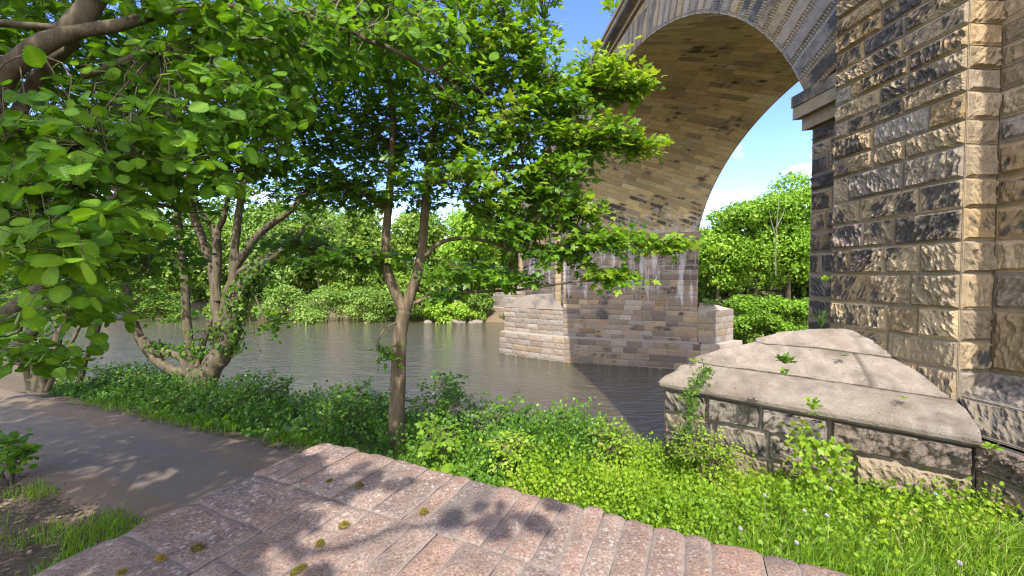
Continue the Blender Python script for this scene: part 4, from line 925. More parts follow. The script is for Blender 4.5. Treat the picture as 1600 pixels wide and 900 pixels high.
for i, (px, Y, top, rad, hue, mat, n, sz, lab) in enumerate([
  (1120, 47, 8.3, 4.2, .6, lf_ash, 9000, .36, 'rounded bright tree next to the side of the river pier under the arch'),
  (1178, 45, 10.4, 3.6, .5, lf_ash, 9000, .36, 'bright tree in the middle of the gap under the arch'),
  (1232, 43, 11.9, 4.0, .45, lf_ash, 10000, .36, 'tallest bright tree in the gap, beside the rock-faced pilaster'),
  (1290, 44, 9.6, 4.0, .5, lf_ash, 8000, .36, 'bright tree half hidden by the rock-faced pilaster'),
  (1345, 46, 9., 4., .5, lf_ash, 3500, .27, 'tree hidden mostly behind the near pier'),
  (1085, 60, 8., 4.5, .5, lf_far, 4500, .32, 'hazy tree behind the edge of the river pier'),
  (1135, 74, 12.5, 3.2, .7, lf_willow, 3000, .4, 'thin pale treetop standing far off in the notch of sky')]):
    far_tree('leafy_tree', lab, fx(px, Y), Y, top, rad, n, sz, mat, hue, 140+i, gr, low=-.05 if Y < 50 else .1, nsub=34)
# bare pale stems in the crown of the tallest
rg = np.random.default_rng(3); mt = MB(); Yd_ = 39.2
for pts in ([(1212, 430), (1212, 395), (1213, 360), (1216, 325), (1217, 312)], [(1213, 372), (1206, 350), (1202, 330)], [(1213, 355), (1222, 338), (1226, 325)]): limb(mt, pts, Yd_, 1.8, .7, sides=6, n=4)
dt = mt.build('dead_tree', m_barkp, smooth=True); tag(dt, 'bare pale dead stem standing out against the tallest bright tree', 'dead tree')
def shrub(name, label, c, r, n, size, mat, hue, seed, group=None, tmpl=RHOMB, nsub=12, cat='shrub'):
    rg = np.random.default_rng(seed); g0 = float(ground_h(c[0], c[1])); root = thing(name, label, cat, (c[0], c[1], g0), group); mt, mc = MB(), MB()
    sc = cloud(mc, (c[0], c[1], max(g0, WATER)+r[2]*.5), r, nsub, n, size, rg, tmpl, hue, sub=.45)
    for s_ in sc[:8]: tube(mt, [(c[0]+rg.normal()*.1, c[1], g0-.1), (np.array(c+(g0+r[2]*.5,))*.5+s_*.5), s_], [.04, .025, .01], 5, 3, knob=0)
    mt.build('stem', m_barkd, root); mc.build('foliage', mat, root)
gsh = 'shrubs along the far waterline'
for i, (px, Y, r, hue, mat, lab) in enumerate([
  (20, 58, (4., 3., 3.), .6, lf_willow, 'pale waterside shrub at the left edge behind the hazel stems'), (150, 57, (4., 3., 3.2), .5, lf_far, 'waterside shrub behind the thin leaning sapling'),
  (260, 57, (4., 3., 3.), .5, lf_far, 'waterside shrub seen between the low curving stems'), (365, 56, (4.2, 2.5, 3.2), .45, lf_far, 'waterside shrub just right of the ivy-clad stem'),
  (440, 56, (4., 2.6, 3.6), .6, lf_willow, 'big rounded pale shrub at the waterline'), (505, 55.5, (3.6, 2.6, 4.), .65, lf_willow, 'largest pale willowy shrub leaning over the far waterline'),
  (565, 55.5, (3., 2.4, 3.2), .6, lf_willow, 'pale shrub at the waterline left of the sycamore trunk'), (630, 55.5, (4., 2.4, 3.6), .4, lf_far, 'darker shrub at the waterline behind the sycamore trunk'),
  (680, 55.5, (2.6, 2.2, 2.2), .7, lf_ash, 'yellowish low shrub right of the sycamore trunk by the rocks'), (722, 55.5, (2.2, 2., 1.9), .75, lf_ash, 'bright yellow-green bush above the pale boulders'), (752, 56., (1.8, 1.8, 2.8), .35, lf_far, 'dark bush against the nose of the most distant pier')]):
    shrub('waterside_shrub', lab, (fx(px, Y), Y), r, 4200, .36, mat, hue, 200+i, gsh)
for i, (px, Y, r, hue, lab) in enumerate([(1100, 40., (2.6, 2., 2.4), .55, 'bright bush behind the broken downstream nose of the river pier'), (1150, 38.8, (2.8, 2., 2.6), .5, 'bright bush at the water behind the near cap'), (1198, 37.8, (2.8, 2., 3.), .55, 'drooping bright bush between the near cap and the tallest tree'), (1248, 37., (2.8, 2., 3.2), .5, 'bright bush beside the dark edge of the near pier')]):
    shrub('leafy_bush', lab, (fx(px, Y), Y), r, 5500, .28, lf_ash, hue-.3, 230+i, 'bushes behind the bridge')
# the wooded slope behind: one mass of leaves
rg = np.random.default_rng(77); mb = MB()
for i in range(380):
    px = rg.uniform(-1500, 2200); d_ = rg.uniform(3.5, 38); x0 = (px-800)/FPX*60; y0 = (51.7+d_-x0*.2909)/.9567
    if abs(x0*N2[0]+y0*N2[1]-10.8) < 6.5 and x0 < 12: continue
    c = gp(x0, y0); r_ = rg.uniform(2.2, 4.0); cloud(mb, c+[0, 0, r_*.5], (r_*1.4, r_*1.2, r_*1.1), 7, 1100, .75, rg, RHOMB, rg.uniform(.2, .6), sub=.5)
for i in range(110):
    px = rg.uniform(-250, 1320); Y_ = 60.
    for _k in range(40):                       # step out to the waterline of the far bank
        xx = (px-800)/FPX*Y_
        if float(ground_h(xx, Y_)) > WATER-.4: Y_ -= .75
        else: break
    if 800 < px < 1085 or Y_ < 33: continue
    r_ = rg.uniform(.8, 1.5); cloud(mb, np.array([(px-800)/FPX*(Y_+1.2), Y_+1.2, WATER+r_*.35]), (r_*1.7, r_, r_*.9), 5, 420, .34, rg, RHOMB, rg.uniform(.25, .8), sub=.5)
o = mb.build('undergrowth', lf_far); tag(o, 'dense leafy undergrowth covering the wooded slope across the river', 'woodland', kind='stuff')
# boulders at the far waterline
for i, (px, py, r) in enumerate([(702, 503, .75), (716, 504, .9), (742, 500, .7), (748, 506, .6), (668, 500, .6)]):
    rgb = np.random.default_rng(60+i); p = at(px, py, 54.5); p[2] = WATER+.02; uu, vv = np.meshgrid(np.linspace(0, 2*math.pi, 20), np.linspace(.05, math.pi-.05, 12), indexing='ij')
    S = np.stack([np.cos(uu)*np.sin(vv)*1.3, np.sin(uu)*np.sin(vv), np.cos(vv)*.7], -1); S = p+S*r*.85*(.45+1.1*fbm(S*1.3+i*7, 3, i))[..., None]
    mb = MB(); mb.grid(S); o = mb.build('boulder', m_flint)
    tag(o, ['pale boulder at the far waterline, left of the pair', 'largest pale boulder under the bright yellow-green bush', 'pale boulder leaning by the dark bush near the far pier', 'small pale boulder nearest the far pier nose', 'small pale boulder just right of the sycamore trunk'][i], 'boulder', 'boulders on the far bank')
# ------------------------------------------------------------------ low growth on the bank
TRI = np.array([Cc, Nc, Kc])
def blocked(x, y):
    t = x*D2[0]+y*D2[1]; q = x*N2[0]+y*N2[1]
    c = (q > 5.6) & (t < 7.6)
    def side(a, b): return (b[0]-a[0])*(y-a[1])-(b[1]-a[1])*(x-a[0])
    d1, d2, d3 = side(Cc, Nc), side(Nc, Kc), side(Kc, Cc)
    return c | ((d1 > 0) & (d2 > 0) & (d3 > 0)) | ((d1 < 0) & (d2 < 0) & (d3 < 0))
HW = -.85
def atz(px, py, h):
    r = at(px, py, 1.); return r*(h/r[2])
WO = atz(510, 686, HW); we = atz(1380, 900, HW)-WO; we /= np.linalg.norm(we); wf = np.array([we[1], -we[0], 0.])
if wf[1] > 0: wf = -wf
def inwall(x, y):
    d = np.stack([x-WO[0], y-WO[1]], -1); a = d@we[:2]; b = d@wf[:2]
    return (a > -.06) & (b > -.03) & (b < 1.4)
def plants(mb, mt, n, amin, amax, smin, smax, hfun, K, size, tmpl, rg, hue=.5, lean=.25, dens=None, up=.8, droop=.1, spread=.9, stem=.004):
    a = rg.uniform(amin, amax, n); s = rg.uniform(smin, smax, n); x = a*BANK_T[0]+s*BANK_N[0]; y = a*BANK_T[1]+s*BANK_N[1]
    ok = ~blocked(x, y) & ~inwall(x, y)
    if dens is not None: ok &= rg.random(n) < dens(a, s)
    a, s, x, y = a[ok], s[ok], x[ok], y[ok]; m = len(x); P = gp(x, y, -.02)
    L = hfun(a, s, x, y)*rg.uniform(.65, 1.2, m); D = np.array([0, 0, 1.])+rg.normal(size=(m, 3))*lean
    patch = fbm(np.stack([x, y, 0*x], -1)*1.3, 3, 31)-.5
    spray_leaves(mb, mt, tmpl, P, D, L, K, size, hue+patch*1.1, rg, up, droop, spread, stem, hj=.16)
nz2 = lambda x, y, f=1., sd=41: fbm(np.stack([x, y, 0*x], -1)*f, 3, sd)
rg = np.random.default_rng(31)
# dark nettles and bramble on the shaded bank
mb = MB()
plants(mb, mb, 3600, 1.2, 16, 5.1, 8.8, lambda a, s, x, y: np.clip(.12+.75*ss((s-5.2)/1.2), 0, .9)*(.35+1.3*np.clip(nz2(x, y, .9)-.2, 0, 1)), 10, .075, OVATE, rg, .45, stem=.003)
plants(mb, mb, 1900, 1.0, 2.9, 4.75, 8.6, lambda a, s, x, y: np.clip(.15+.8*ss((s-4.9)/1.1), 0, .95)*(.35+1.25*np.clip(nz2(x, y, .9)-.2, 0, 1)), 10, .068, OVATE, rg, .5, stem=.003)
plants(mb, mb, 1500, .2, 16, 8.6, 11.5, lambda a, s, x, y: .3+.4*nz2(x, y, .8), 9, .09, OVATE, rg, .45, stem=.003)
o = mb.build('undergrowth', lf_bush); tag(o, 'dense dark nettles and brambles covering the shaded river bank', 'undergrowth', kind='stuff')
# bright weeds in the sun below the coping and round the cutwater
mb = MB()
plants(mb, mb, 5200, -3.6, 1.9, 3.4, 7.0, lambda a, s, x, y: (.16+.42*ss((s-3.6)/2.0)*np.where(a < .2, .62, 1.))*(.45+1.1*np.clip(nz2(x, y, 1.4, 44)-.15, 0, 1)), 9, .05, OVATE, rg, .5, dens=lambda a, s: np.clip(.38+.6*ss((s-4.6)/1.4)+.5*(a > -.8), 0, 1), stem=.003)
plants(mb, mb, 900, -3.4, .4, 6.6, 8.0, lambda a, s, x, y: .3+.35*nz2(x, y, 1.4, 44), 9, .05, OVATE, rg, .5, stem=.003)
plants(mb, mb, 130, -2.9, -.9, 6.9, 7.7, lambda a, s, x, y: .75+0*x, 14, .045, LANCE, rg, .35, lean=.10, up=.2, spread=.6, stem=.003)
plants(mb, mb, 260, -3.4, 1.6, 3.6, 7.2, lambda a, s, x, y: .45+0*x, 6, .04, LANCE, rg, 1.0, lean=.3, up=.2, spread=.4, stem=.003)
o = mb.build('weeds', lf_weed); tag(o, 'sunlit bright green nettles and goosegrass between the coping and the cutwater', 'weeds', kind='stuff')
def grass(mb, n, amin, amax, smin, smax, hgt, rg, dens=None, lean=(.25, -.15), hue=.5, wd=.0048):
    a = rg.uniform(amin, amax, n); s = rg.uniform(smin, smax, n); x = a*BANK_T[0]+s*BANK_N[0]; y = a*BANK_T[1]+s*BANK_N[1]
    ok = ~blocked(x, y) & ~inwall(x, y)
    if dens is not None: ok &= rg.random(n) < dens(a, s, x, y)
    x, y = x[ok], y[ok]; m = len(x); P = gp(x, y, -.01); Hh = hgt*rg.uniform(.5, 1.25, m)*(.6+.8*nz2(x, y, 1.1, 47))
    th = rg.random(m)*2*math.pi; lv = np.stack([np.cos(th), np.sin(th), 0*th], -1)*rg.uniform(.1, .75, (m, 1))+np.array([lean[0], lean[1], 0])
    sd = unit(np.stack([-lv[:, 1], lv[:, 0], 0*th], -1)+rg.normal(size=(m, 3))*.3)*wd*rg.uniform(.6, 1.3, (m, 1))
    p1 = P+np.array([0, 0, .55])*Hh[:, None]+lv*(Hh*.28)[:, None]; p2 = P+np.array([0, 0, .86])*Hh[:, None]+lv*(Hh*.85)[:, None]
    V = np.stack([P-sd, P+sd, p1+sd*.8, p1-sd*.8, p2], 1); b = np.arange(m)[:, None]*5
    hu = np.clip(hue+rg.normal(size=m)*.2+.9*(nz2(x, y, .9, 48)-.5), 0, 1); tn = np.zeros((m, 5, 4)); tn[..., 0] = hu[:, None]
    mb.add(V.reshape(-1, 3), quads=b+np.array([0, 1, 2, 3]), tris=b+np.array([3, 2, 4]), tone=tn.reshape(-1, 4))
mb = MB(); rg = np.random.default_rng(33)
grass(mb, 105000, -5.2, 1.8, 1.6, 6.6, .28, rg, dens=lambda a, s, x, y: np.clip(1.1-.35*ss((s-4.6)/1.2), 0, 1))
grass(mb, 16000, 1.2, 15, 4.6, 5.7, .17, rg, dens=lambda a, s, x, y: ss((s-4.7)/.4)*np.clip(nz2(x, y, 1.2, 51)*3-.8, 0, 1), hue=.25)
grass(mb, 16000, 4.2, 12, .8, 2.75, .2, rg, dens=lambda a, s, x, y: np.clip((nz2(x, y, 1.1, 52)-.46)*9, 0, 1), hue=.3)
grass(mb, 900, 5.2, 7.5, 1.3, 2.2, .42, rg, dens=lambda a, s, x, y: np.clip((nz2(x, y, 1.4, 53)-.5)*9, 0, 1), hue=.3)
o = mb.build('grass', lf_grass); tag(o, 'long rough meadow grass on the bank and thin tufts beside the path', 'grass', kind='stuff')
# litter of last year's leaves on the bare soil
mb = MB(); n = 9000; a = rg.uniform(2.5, 13, n); s = np.where(rg.random(n) < .72, rg.uniform(1.0, 3.1, n), np.where(rg.random(n) < .55, rg.uniform(4.2, 5.2, n), rg.uniform(2.9, 4.5, n))); x = a*BANK_T[0]+s*BANK_N[0]; y = a*BANK_T[1]+s*BANK_N[1]; k = ~inwall(x, y); x, y = x[k], y[k]
leaves(mb, OVATE, gp(x, y, .035), rg.normal(size=(len(x), 3))*[1, 1, .1], np.array([0, 0, 1.])+rg.normal(size=(len(x), 3))*.25, rg.uniform(.02, .055, len(x)), rg.random(len(x)))
m_lit = leafmat('leaf_litter', [(0, (.07, .045, .025)), (.5, (.15, .105, .06)), (1, (.26, .2, .13))], .05, .8)
o = mb.build('leaf_litter', m_lit); tag(o, 'brown leaf litter strewn along the edges of the path', 'leaf litter', kind='stuff')
# bushes that stand out of the bank
def bank_shrub(label, px, py, Y, r, n, size, mat, hue, seed, tmpl=OVATE, K=9, name='bank_shrub', group='bushes on the near bank', cat='shrub'):
    rg = np.random.default_rng(seed); p = at(px, py, Y); g0 = float(ground_h(p[0], p[1])); root = thing(name, label, cat, (p[0], p[1], g0), group); mt, mc = MB(), MB(); Ls = []
    for j in range(5): Ls.append(tube(mt, [(p[0], p[1], g0-.1), (p[0]+rg.normal()*r[0]*.2, p[1]+rg.normal()*r[1]*.2, (g0+p[2])/2), p+rg.normal(size=3)*np.array(r)*.4], [.018, .012, .006], 5, 4))
    foliage(mc, mt, Ls, [(p, r, n, hue)], tmpl, size, K, .3, rg, rl=.006, hublink=False); mt.build('stem', m_barkd, root); mc.build('foliage', mat, root)
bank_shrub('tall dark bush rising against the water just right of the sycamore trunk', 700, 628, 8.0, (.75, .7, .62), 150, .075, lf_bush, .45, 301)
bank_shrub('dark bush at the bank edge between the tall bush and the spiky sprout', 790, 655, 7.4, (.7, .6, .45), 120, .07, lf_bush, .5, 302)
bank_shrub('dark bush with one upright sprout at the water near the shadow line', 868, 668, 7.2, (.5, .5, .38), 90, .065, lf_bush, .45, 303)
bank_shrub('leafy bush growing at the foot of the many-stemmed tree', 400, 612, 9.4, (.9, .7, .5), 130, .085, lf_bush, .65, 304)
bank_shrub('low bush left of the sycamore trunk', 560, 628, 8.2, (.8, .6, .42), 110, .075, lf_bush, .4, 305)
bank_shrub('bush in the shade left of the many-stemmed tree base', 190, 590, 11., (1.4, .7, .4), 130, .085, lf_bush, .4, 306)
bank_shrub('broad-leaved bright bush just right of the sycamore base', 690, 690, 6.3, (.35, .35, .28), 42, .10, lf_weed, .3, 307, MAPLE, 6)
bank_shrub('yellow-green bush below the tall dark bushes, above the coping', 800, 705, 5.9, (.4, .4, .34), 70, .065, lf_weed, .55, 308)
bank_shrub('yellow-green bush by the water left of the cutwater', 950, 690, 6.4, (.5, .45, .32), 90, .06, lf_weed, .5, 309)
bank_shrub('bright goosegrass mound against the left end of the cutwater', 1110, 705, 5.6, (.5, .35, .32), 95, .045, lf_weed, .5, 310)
bank_shrub('dark leafy sprig at the left edge hanging over the path', 14, 712, 5.6, (.3, .25, .28), 32, .10, lf_hazel, .5, 311)
def rosette(name, label, cat, p, n, L, size, mat, hue, seed, tmpl, upr=.5, group=None):
    rg = np.random.default_rng(seed); th = np.arange(n)*2.4+rg.random(n)*.5; mb = MB(); d = np.stack([np.cos(th), np.sin(th), rg.uniform(.2, 1., n)*upr*2], -1)
    P = np.broadcast_to(np.array(p, float), (n, 3))+unit(d)*L*rg.uniform(.3, 1., (n, 1)); twigs(mb, np.broadcast_to(np.array(p, float), (n, 3))+0., P, .004, .0025)
    leaves(mb, tmpl, P, unit(d)-np.array([0, 0, .2]), np.array([0, 0, 1.])+rg.normal(size=(n, 3))*.3, size*rg.uniform(.7, 1.2, n), hue+rg.normal(size=n)*.15)
    return tag(mb.build(name, mat), label, cat, group)
gd = 'broad-leaved docks at the path edge'
for i, (px, py, h, lab) in enumerate([(444, 668, -2.85, 'pale grey-green burdock left of the tip of the coping'), (335, 655, -2.9, 'bright burdock by the path below the many-stemmed tree'), (690, 712, -2.6, 'wide-leaved burdock just above the coping edge right of the sycamore'), (830, 742, -2.4, 'dark broad burdock above the middle of the coping edge')]):
    p = atz(px, py, h); p[2] = float(ground_h(p[0], p[1])); rosette('burdock', lab, 'plant', p, 12, .22, .20, lf_willow if i == 0 else lf_weed, .35, 330+i, OVATE, .4, gd)
# plants rooted on the masonry
def oncap(px, py, h): return atz(px, py, h)
rosette('cap_plant', 'leafy sprig rooted in the upper joint of the near cutwater cap', 'plant', oncap(1226, 568, -1.12), 26, .10, .085, lf_ivy, .65, 340, MAPLE, 1.)
rosette('cap_plant', 'small sprig in the joint right below the leafy one', 'plant', oncap(1226, 585, -1.25), 10, .05, .05, lf_weed, .4, 341, MAPLE, .8)
rosette('cap_weed', 'upright weed growing on the rolled edge of the cap', 'plant', oncap(1270, 640, -1.66), 22, .12, .06, lf_weed, .4, 342, OVATE, 1.3)
rosette('cap_weed', 'spreading weed just below the upright one on the rolled edge', 'plant', oncap(1270, 647, -1.74), 12, .09, .05, lf_weed, .55, 343, LANCE, .3)
rosette('joint_tuft', 'low green tuft in the upper cap joint under the pilaster', 'plant', oncap(1318, 556, -1.16), 14, .06, .03, lf_ivy, .5, 344, OVATE, .3)
rosette('joint_tuft', 'low green tuft in the lower cap joint near the pilaster corner', 'plant', oncap(1412, 622, -1.53), 14, .07, .03, lf_weed, .4, 345, OVATE, .3)
rosette('corner_weed', 'small weed in the corner below the right end of the cap', 'plant', oncap(1547, 702, -1.86), 12, .06, .06, lf_weed, .5, 346, OVATE, .6)
rosette('nose_tuft', 'tiny tuft at the far end of the lower cap joint', 'plant', oncap(1083, 566, -1.43), 14, .07, .04, lf_weed, .4, 347, OVATE, .5)
rosette('fern_sprig', 'feathery upright sprig against the dark side of the pilaster', 'plant', at(1283, 512, 6.55), 34, .30, .06, lf_ivy, .6, 348, LANCE, 3.)
rosette('wall_weed', 'leafy weed hanging on the pier beside the feathery sprig', 'plant', at(1290, 440, 6.5), 14, .12, .06, lf_weed, .4, 349, OVATE, .8)
rosette('parapet_bush', 'bush sprouting from the viaduct parapet against the sky', 'plant', at(958, 22, 20.3), 60, .75, .26, lf_weed, .4, 350, OVATE, 1.)
rosette('pier_top_plant', 'scrub on the broken downstream nose of the river pier', 'plant', at(1112, 478, 26.6), 70, .7, .22, lf_willow, .5, 351, OVATE, .6)
for (nm, lab, pts, n, sz, sd, hw) in (('bindweed', 'heart-leaved vine climbing the near cutwater, right of its twin', [(1296, 690, -2.1), (1304, 712, -2.3), (1298, 742, -2.55)], 120, .075, 362, .10), ('ivy_trail', 'ivy trailing down over the left end of the near cutwater', [(1108, 572, -1.45), (1096, 590, -1.6), (1080, 612, -1.72), (1086, 640, -2.0), (1074, 668, -2.3), (1070, 692, -2.6)], 420, .05, 360, .07), ('bindweed', 'taller heart-leaved vine climbing the rough face of the near cutwater', [(1256, 668, -2.0), (1262, 700, -2.25), (1268, 745, -2.55)], 150, .075, 361, .10)):
    rg = np.random.default_rng(sd); P = np.array([atz(*p) for p in pts]); P[:, :2] += np.array([-.08, -.11])*1.0; P = catmull(P, 10); k = rg.integers(0, len(P), n); mb = MB(); nf = np.array([nrmF[0], nrmF[1], .35])
    p = P[k]+rg.normal(size=(n, 3))*hw*[1, 1, .8]+nf*.02*rg.random((n, 1)); leaves(mb, IVY, p, np.array([0, 0, -1.])+rg.normal(size=(n, 3))*.6, nf+rg.normal(size=(n, 3))*.4, sz*rg.uniform(.5, 1.2, n), rg.random(n)*.6+.3)
    twigs(mb, P[k], p, .0025, .0015); tube(mb, P, np.full(len(P), .006), 5, 1, knob=0); tag(mb.build(nm, lf_weed if nm == 'bindweed' else lf_ivy), lab, 'climber')
# dandelion clocks in the grass
gdn = 'dandelion clocks in the grass'
dl = {0: 'dandelion clock in the middle of the grass, left of the brightest one', 1: 'brightest white dandelion clock in the middle of the grass', 2: 'dandelion clock close to the right of the brightest one', 3: 'dandelion clock higher up below the climbing vine', 4: 'dandelion clock low down near the coping edge', 5: 'dandelion clock near the foot of the last cutwater block', 6: 'dandelion clock near the coping at the bottom right', 7: 'dandelion clock low beside the last stones of the coping'}
proto = None
for i, (px, py, h) in enumerate([(1195, 774, -2.25), (1257, 798, -2.2), (1292, 805, -2.2), (1298, 764, -2.25), (1157, 826, -2.2), (1462, 772, -2.15), (1500, 880, -2.1), (1245, 848, -2.2)]):
    p = atz(px, py, h); g0 = float(ground_h(p[0], p[1]))
    if proto is None:
        proto = thing('dandelion_clock', dl[0], 'flower', (0, 0, 0), gdn); ms_ = MB(); tube(ms_, [(0, 0, -.35), (.01, .0, -.15), (0, 0, 0)], [.003]*3, 5, 4, knob=0); a1 = ms_.build('stalk', m_stalk, proto)
        mh = MB(); n = 130; v = unit(np.random.default_rng(4).normal(size=(n, 3))); leaves(mh, RHOMB, v*.016, unit(np.cross(v, [.3, .2, .9])), v, np.full(n, .011), np.full(n, .5)); leaves(mh, LANCE, v*.0, v, unit(np.cross(v, [.3, .2, .9])), np.full(n, .017), np.full(n, .5)); a2 = mh.build('seed_head', m_seed, proto); o = proto
    else:
        o = proto.copy(); COL.objects.link(o); o['label'] = dl[i]
        for ch in (a1, a2): c = ch.copy(); COL.objects.link(c); c.parent = o
    o.location = p

# ------------------------------------------------------------------ the boundary wall and its coping
wl = thing('boundary_wall', 'low thick wall in front with a worn red sandstone coping blotched with lichen', 'wall', (WO[0], WO[1], -3.1))
def WP(e, f, z): return WO[:2][None]*0+0 if False else np.stack([WO[0]+e*we[0]+f*wf[0], WO[1]+e*we[1]+f*wf[1], z], -1)
mb = MB(); rnd = random.Random(9); WLEN = 6.5
def slab(e0, e1, f0, f1, round_edges, hj, k):
    j = .001; e0 += j; e1 -= j; f0 += j; f1 -= j; ne = max(5, int((e1-e0)/.011)); nf = max(5, int((f1-f0)/.014))
    ge = np.linspace(e0, e1, ne); gf = np.linspace(f0, f1, nf); E, F = np.meshgrid(ge, gf, indexing='ij'); pp = np.stack([E*9, F*9, np.full_like(E, k*2.7)], -1)
    de = np.minimum(E-e0, e1-E); df = np.minimum(F-f0, f1-F); d = np.minimum(de, df)
    z = HW+hj*.5+(.016*(fbm(pp*.4, 3, 5)-.5))+.016*(fbm(pp*1.4, 4, 6)-.5)-.005*np.exp(-d/.005)
    wob = .006*(fbm(pp*.9+3, 3, 7)-.5); E2 = E+wob*1.4; F2 = F+wob*1.4
    if 'f0' in round_edges: # worn outer end
        rr = np.clip(1-(F-f0)/.05, 0, 1); z = z-.03*rr**3; u_ = (E-(e0+e1)/2)/((e1-e0)/2); F2 = F2+.009*np.abs(u_)**3*np.clip(1-(F-f0)/.12, 0, 1)-.012*round_edges['f0']*np.clip(1-(F-f0)/.3, 0, 1)
    if 'e0' in round_edges:
        rr = np.clip(1-(E-e0)/.07, 0, 1); z = z-.05*rr**3; u_ = (F-(f0+f1)/2)/((f1-f0)/2); E2 = E2+.03*np.abs(u_)**3*np.clip(1-(E-e0)/.18, 0, 1)-.03*round_edges['e0']*np.clip(1-(E-e0)/.25, 0, 1)
    P = WP(E2, F2, z); al = np.exp(-d/.006)*.75
    tn = np.stack([np.clip(rnd.random()*.8+.35*(fbm(pp*.5, 2, 8)-.5)+.1, 0, 1), 0*E+0, 0*E+.5, 0*E], -1) if False else np.stack([np.clip(np.full_like(E, rnd.random())+.5*(fbm(pp*.5, 2, 8)-.5), 0, 1), 0*E, 0*E+.5, al], -1)
    # skirts
    Pb = P.copy(); ring = np.concatenate([P[:, 0], P[-1, 1:], P[-2::-1, -1], P[0, -2:0:-1]]); lo = ring.copy(); lo[:, 2] = HW-.13
    mb.grid(P, tone=tn.reshape(-1, 4)); rl_ = np.stack([np.vstack([ring, ring[:1]]), np.vstack([lo, lo[:1]])], 1); mb.grid(rl_, tone=(.4, 0, .5, .1))
def row(f0, f1, e0, lo, hi, ends, base):
    e = e0; k = base
    while e < WLEN:
        w = rnd.uniform(lo, hi); w = .14 if (rnd.random() < .1) else w
        slab(e, e+w, f0+ (rnd.uniform(-.008, .01) if ends else 0), f1+rnd.uniform(-.004, .004)*0, {'f0': rnd.uniform(0, 1)} if ends else {}, rnd.uniform(-.005, .006), k); e += w; k += 1
row(0, .375, 0, .068, .10, True, 0)
row(.375, .76, .44, .075, .115, False, 100)
row(.76, 1.14, .44, .075, .115, False, 200)
f = .375; k = 300
while f < 1.14:
    w = rnd.uniform(.15, .24); w = min(w, 1.15-f) if 1.15-f > .1 else .1
    slab(0, .43, f, f+w, {'e0': rnd.uniform(0, 1)}, rnd.uniform(-.006, .006), k); f += w; k += 1
G = WP(*np.meshgrid(np.linspace(.02, WLEN, 30), np.linspace(.05, 1.12, 8), indexing='ij'), np.full((30, 8), HW-.010)); mb.grid(G, tone=(.5, 0, .5, 1.))
mb.build('coping', m_coping, wl, smooth=True)
mb = MB(); wr = [-3.6, -3.1, -2.8, -2.5, -2.2, -1.9, -1.6, -1.3, HW-.12]
ashlar(mb, lambda u, v, w: WP(u+.05, .06-w, v), WLEN-.05, wr, .4, .8, 91, rock=.03, res=.08, soot=.1, hue=(.8, 1))
ashlar(mb, lambda u, v, w: WP(.06-w, u+.06, v), 1.05, wr, .4, .8, 92, rock=.03, res=.06, soot=.1, hue=(.8, 1))
G = WP(*np.meshgrid(np.array([.06, WLEN]), np.array([.06, 1.1]), indexing='ij'), np.full((2, 2), HW-.125)); mb.grid(G)
ashlar(mb, lambda u, v, w: WP(u+.05, 1.1+w, v), WLEN-.05, wr, .5, 1., 93, rock=.03, res=.2, soot=.1, hue=(.8, 1))
mb.build('wall_body', m_rock, wl)
gm = 'moss cushions on the coping'
for i, (px, py, sx, sy, hu, lab) in enumerate([(308, 857, .075, .028, .15, 'long dark green moss cushion at the left of the coping'), (250, 873, .05, .022, .95, 'orange moss patch beside the long dark cushion'), (515, 752, .045, .028, .3, 'olive moss cushion near the far tip of the coping'), (562, 758, .04, .026, .1, 'dark moss cushion right of the olive one'), (536, 820, .05, .03, .7, 'golden moss cushion in the middle of the coping'), (662, 799, .04, .028, .5, 'brown-green moss cushion right of the golden one'), (500, 848, .03, .022, .45, 'small moss cushion below the golden one'), (466, 890, .035, .04, .3, 'moss growing in the gap at the bottom edge of the picture'), (190, 896, .05, .02, .6, 'moss patch at the bottom left of the coping')]):
    p = atz(px, py, HW+.004); rgm = np.random.default_rng(500+i); n = 420; th = rgm.random(n)*6.283; rr = np.sqrt(rgm.random(n)); q = we*(np.cos(th)*rr*sx*.36)[:, None]+wf*(np.sin(th)*rr*sy*.65)[:, None]
    q *= (.6+.7*fbm(q*40+i*3, 2, i))[:, None]; hh = .010*(1-rr**2); mb = MB(); leaves(mb, LANCE, p+q+np.array([0, 0, 1.])*(hh-.004)[:, None], np.array([0, 0, .6])+rgm.normal(size=(n, 3))*.7, rgm.normal(size=(n, 3)), rgm.uniform(.005, .010, n), hu+rgm.normal(size=n)*.2)
    tag(mb.build('moss_cushion', lf_moss), lab, 'moss', gm)

# ------------------------------------------------------------------ light, sky, camera
SUNAZ = AL+R(3.5); EL = R(51)
dv = np.array([math.sin(SUNAZ)*math.cos(EL), math.cos(SUNAZ)*math.cos(EL), -math.sin(EL)])
from mathutils import Vector
sl = bpy.data.lights.new('sun', 'SUN'); sl.energy = SUN_E if 'SUN_E' in globals() else 2.05; sl.angle = R(.53); sl.color = (1., .96, .90)
so = bpy.data.objects.new('sun', sl); COL.objects.link(so); so.rotation_euler = Vector(dv).to_track_quat('-Z', 'Y').to_euler(); so.location = (-5, -20, 30)
W = bpy.data.worlds.new('World'); SC.world = W; W.use_nodes = True; n = W.node_tree.nodes; l = W.node_tree.links; n.clear()
sky = n.new('ShaderNodeTexSky'); sky.sky_type = 'NISHITA'; sky.sun_disc = False; sky.sun_elevation = EL
sd_ = -dv; sky.sun_rotation = math.atan2(sd_[0], sd_[1]); sky.air_density = 1.0; sky.dust_density = .5; sky.ozone_density = 3.
tc = n.new('ShaderNodeTexCoord'); sx = n.new('ShaderNodeSeparateXYZ'); l.new(tc.outputs['Generated'], sx.inputs[0])
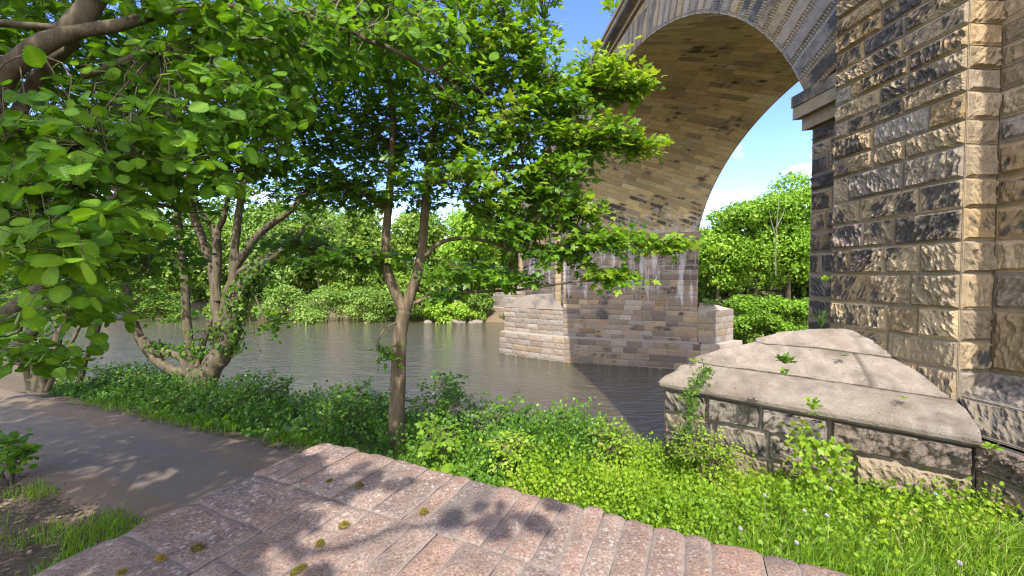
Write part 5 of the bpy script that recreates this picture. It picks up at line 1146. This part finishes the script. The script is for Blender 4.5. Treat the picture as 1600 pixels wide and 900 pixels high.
dvn = n.new('ShaderNodeVectorMath'); dvn.operation = 'DIVIDE'; cmb = n.new('ShaderNodeCombineXYZ'); mz = n.new('ShaderNodeMath'); mz.operation = 'ADD'; mz.inputs[1].default_value = .22; l.new(sx.outputs[2], mz.inputs[0])
for k in range(3): l.new(mz.outputs[0], cmb.inputs[k])
l.new(tc.outputs['Generated'], dvn.inputs[0]); l.new(cmb.outputs[0], dvn.inputs[1])
cn = n.new('ShaderNodeTexNoise'); cn.inputs['Scale'].default_value = 2.1; cn.inputs['Detail'].default_value = 7; cn.inputs['Roughness'].default_value = .58; cn.inputs['Distortion'].default_value = .3; l.new(dvn.outputs[0], cn.inputs['Vector'])
lowm = n.new('ShaderNodeMapRange'); lowm.inputs[1].default_value = .12; lowm.inputs[2].default_value = .34; lowm.inputs[3].default_value = .05; lowm.inputs[4].default_value = -.11; l.new(sx.outputs[2], lowm.inputs[0])
ad = n.new('ShaderNodeMath'); ad.operation = 'ADD'; l.new(cn.outputs[0], ad.inputs[0]); l.new(lowm.outputs[0], ad.inputs[1])
cr = n.new('ShaderNodeMapRange'); cr.inputs[1].default_value = .535; cr.inputs[2].default_value = .93; cr.clamp = True; back_fill = n.new('ShaderNodeMapRange'); back_fill.inputs[1].default_value = .25; back_fill.inputs[2].default_value = -.5; back_fill.inputs[3].default_value = 0.; back_fill.inputs[4].default_value = .36; l.new(sx.outputs[1], back_fill.inputs[0])  # extra unseen cloud behind the camera, added as neutral fill light
ad2 = n.new('ShaderNodeMath'); ad2.operation = 'ADD'; l.new(ad.outputs[0], ad2.inputs[0]); l.new(back_fill.outputs[0], ad2.inputs[1]); l.new(ad2.outputs[0], cr.inputs[0])
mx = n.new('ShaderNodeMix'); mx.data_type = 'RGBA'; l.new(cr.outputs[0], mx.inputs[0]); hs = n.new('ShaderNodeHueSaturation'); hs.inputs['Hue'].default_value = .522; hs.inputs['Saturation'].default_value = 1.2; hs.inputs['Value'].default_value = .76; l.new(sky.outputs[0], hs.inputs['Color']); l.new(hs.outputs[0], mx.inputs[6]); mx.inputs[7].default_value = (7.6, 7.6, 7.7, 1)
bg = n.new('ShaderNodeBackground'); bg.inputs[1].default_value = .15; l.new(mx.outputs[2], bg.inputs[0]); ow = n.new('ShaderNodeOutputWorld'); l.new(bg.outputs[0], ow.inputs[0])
cd = bpy.data.cameras.new('camera'); cd.sensor_fit = 'HORIZONTAL'; cd.sensor_width = 36.; cd.lens = 36.*FPX/1600.; cd.clip_start = .05; cd.clip_end = 2000
co = bpy.data.objects.new('camera', cd); COL.objects.link(co); co.location = (0, 0, 0); co.rotation_euler = (R(90)-PITCH, 0, 0); SC.camera = co
vs = SC.view_settings; SC.display_settings.display_device = 'sRGB'; vs.view_transform = 'Standard'; vs.look = 'None'; vs.gamma = 1; vs.use_curve_mapping = False; vs.exposure = 2.1
cy = SC.cycles; cy.max_bounces = 7; cy.diffuse_bounces = 4; cy.glossy_bounces = 3; cy.transmission_bounces = 4; cy.transparent_max_bounces = 4; cy.sample_clamp_indirect = 6.; cy.caustics_reflective = False; cy.caustics_refractive = False
cy.use_denoising = True; cy.use_adaptive_sampling = False; SC.render.filter_size = 1.15; cy.pixel_filter_type = 'BLACKMAN_HARRIS'; cy.filter_width = 1.15
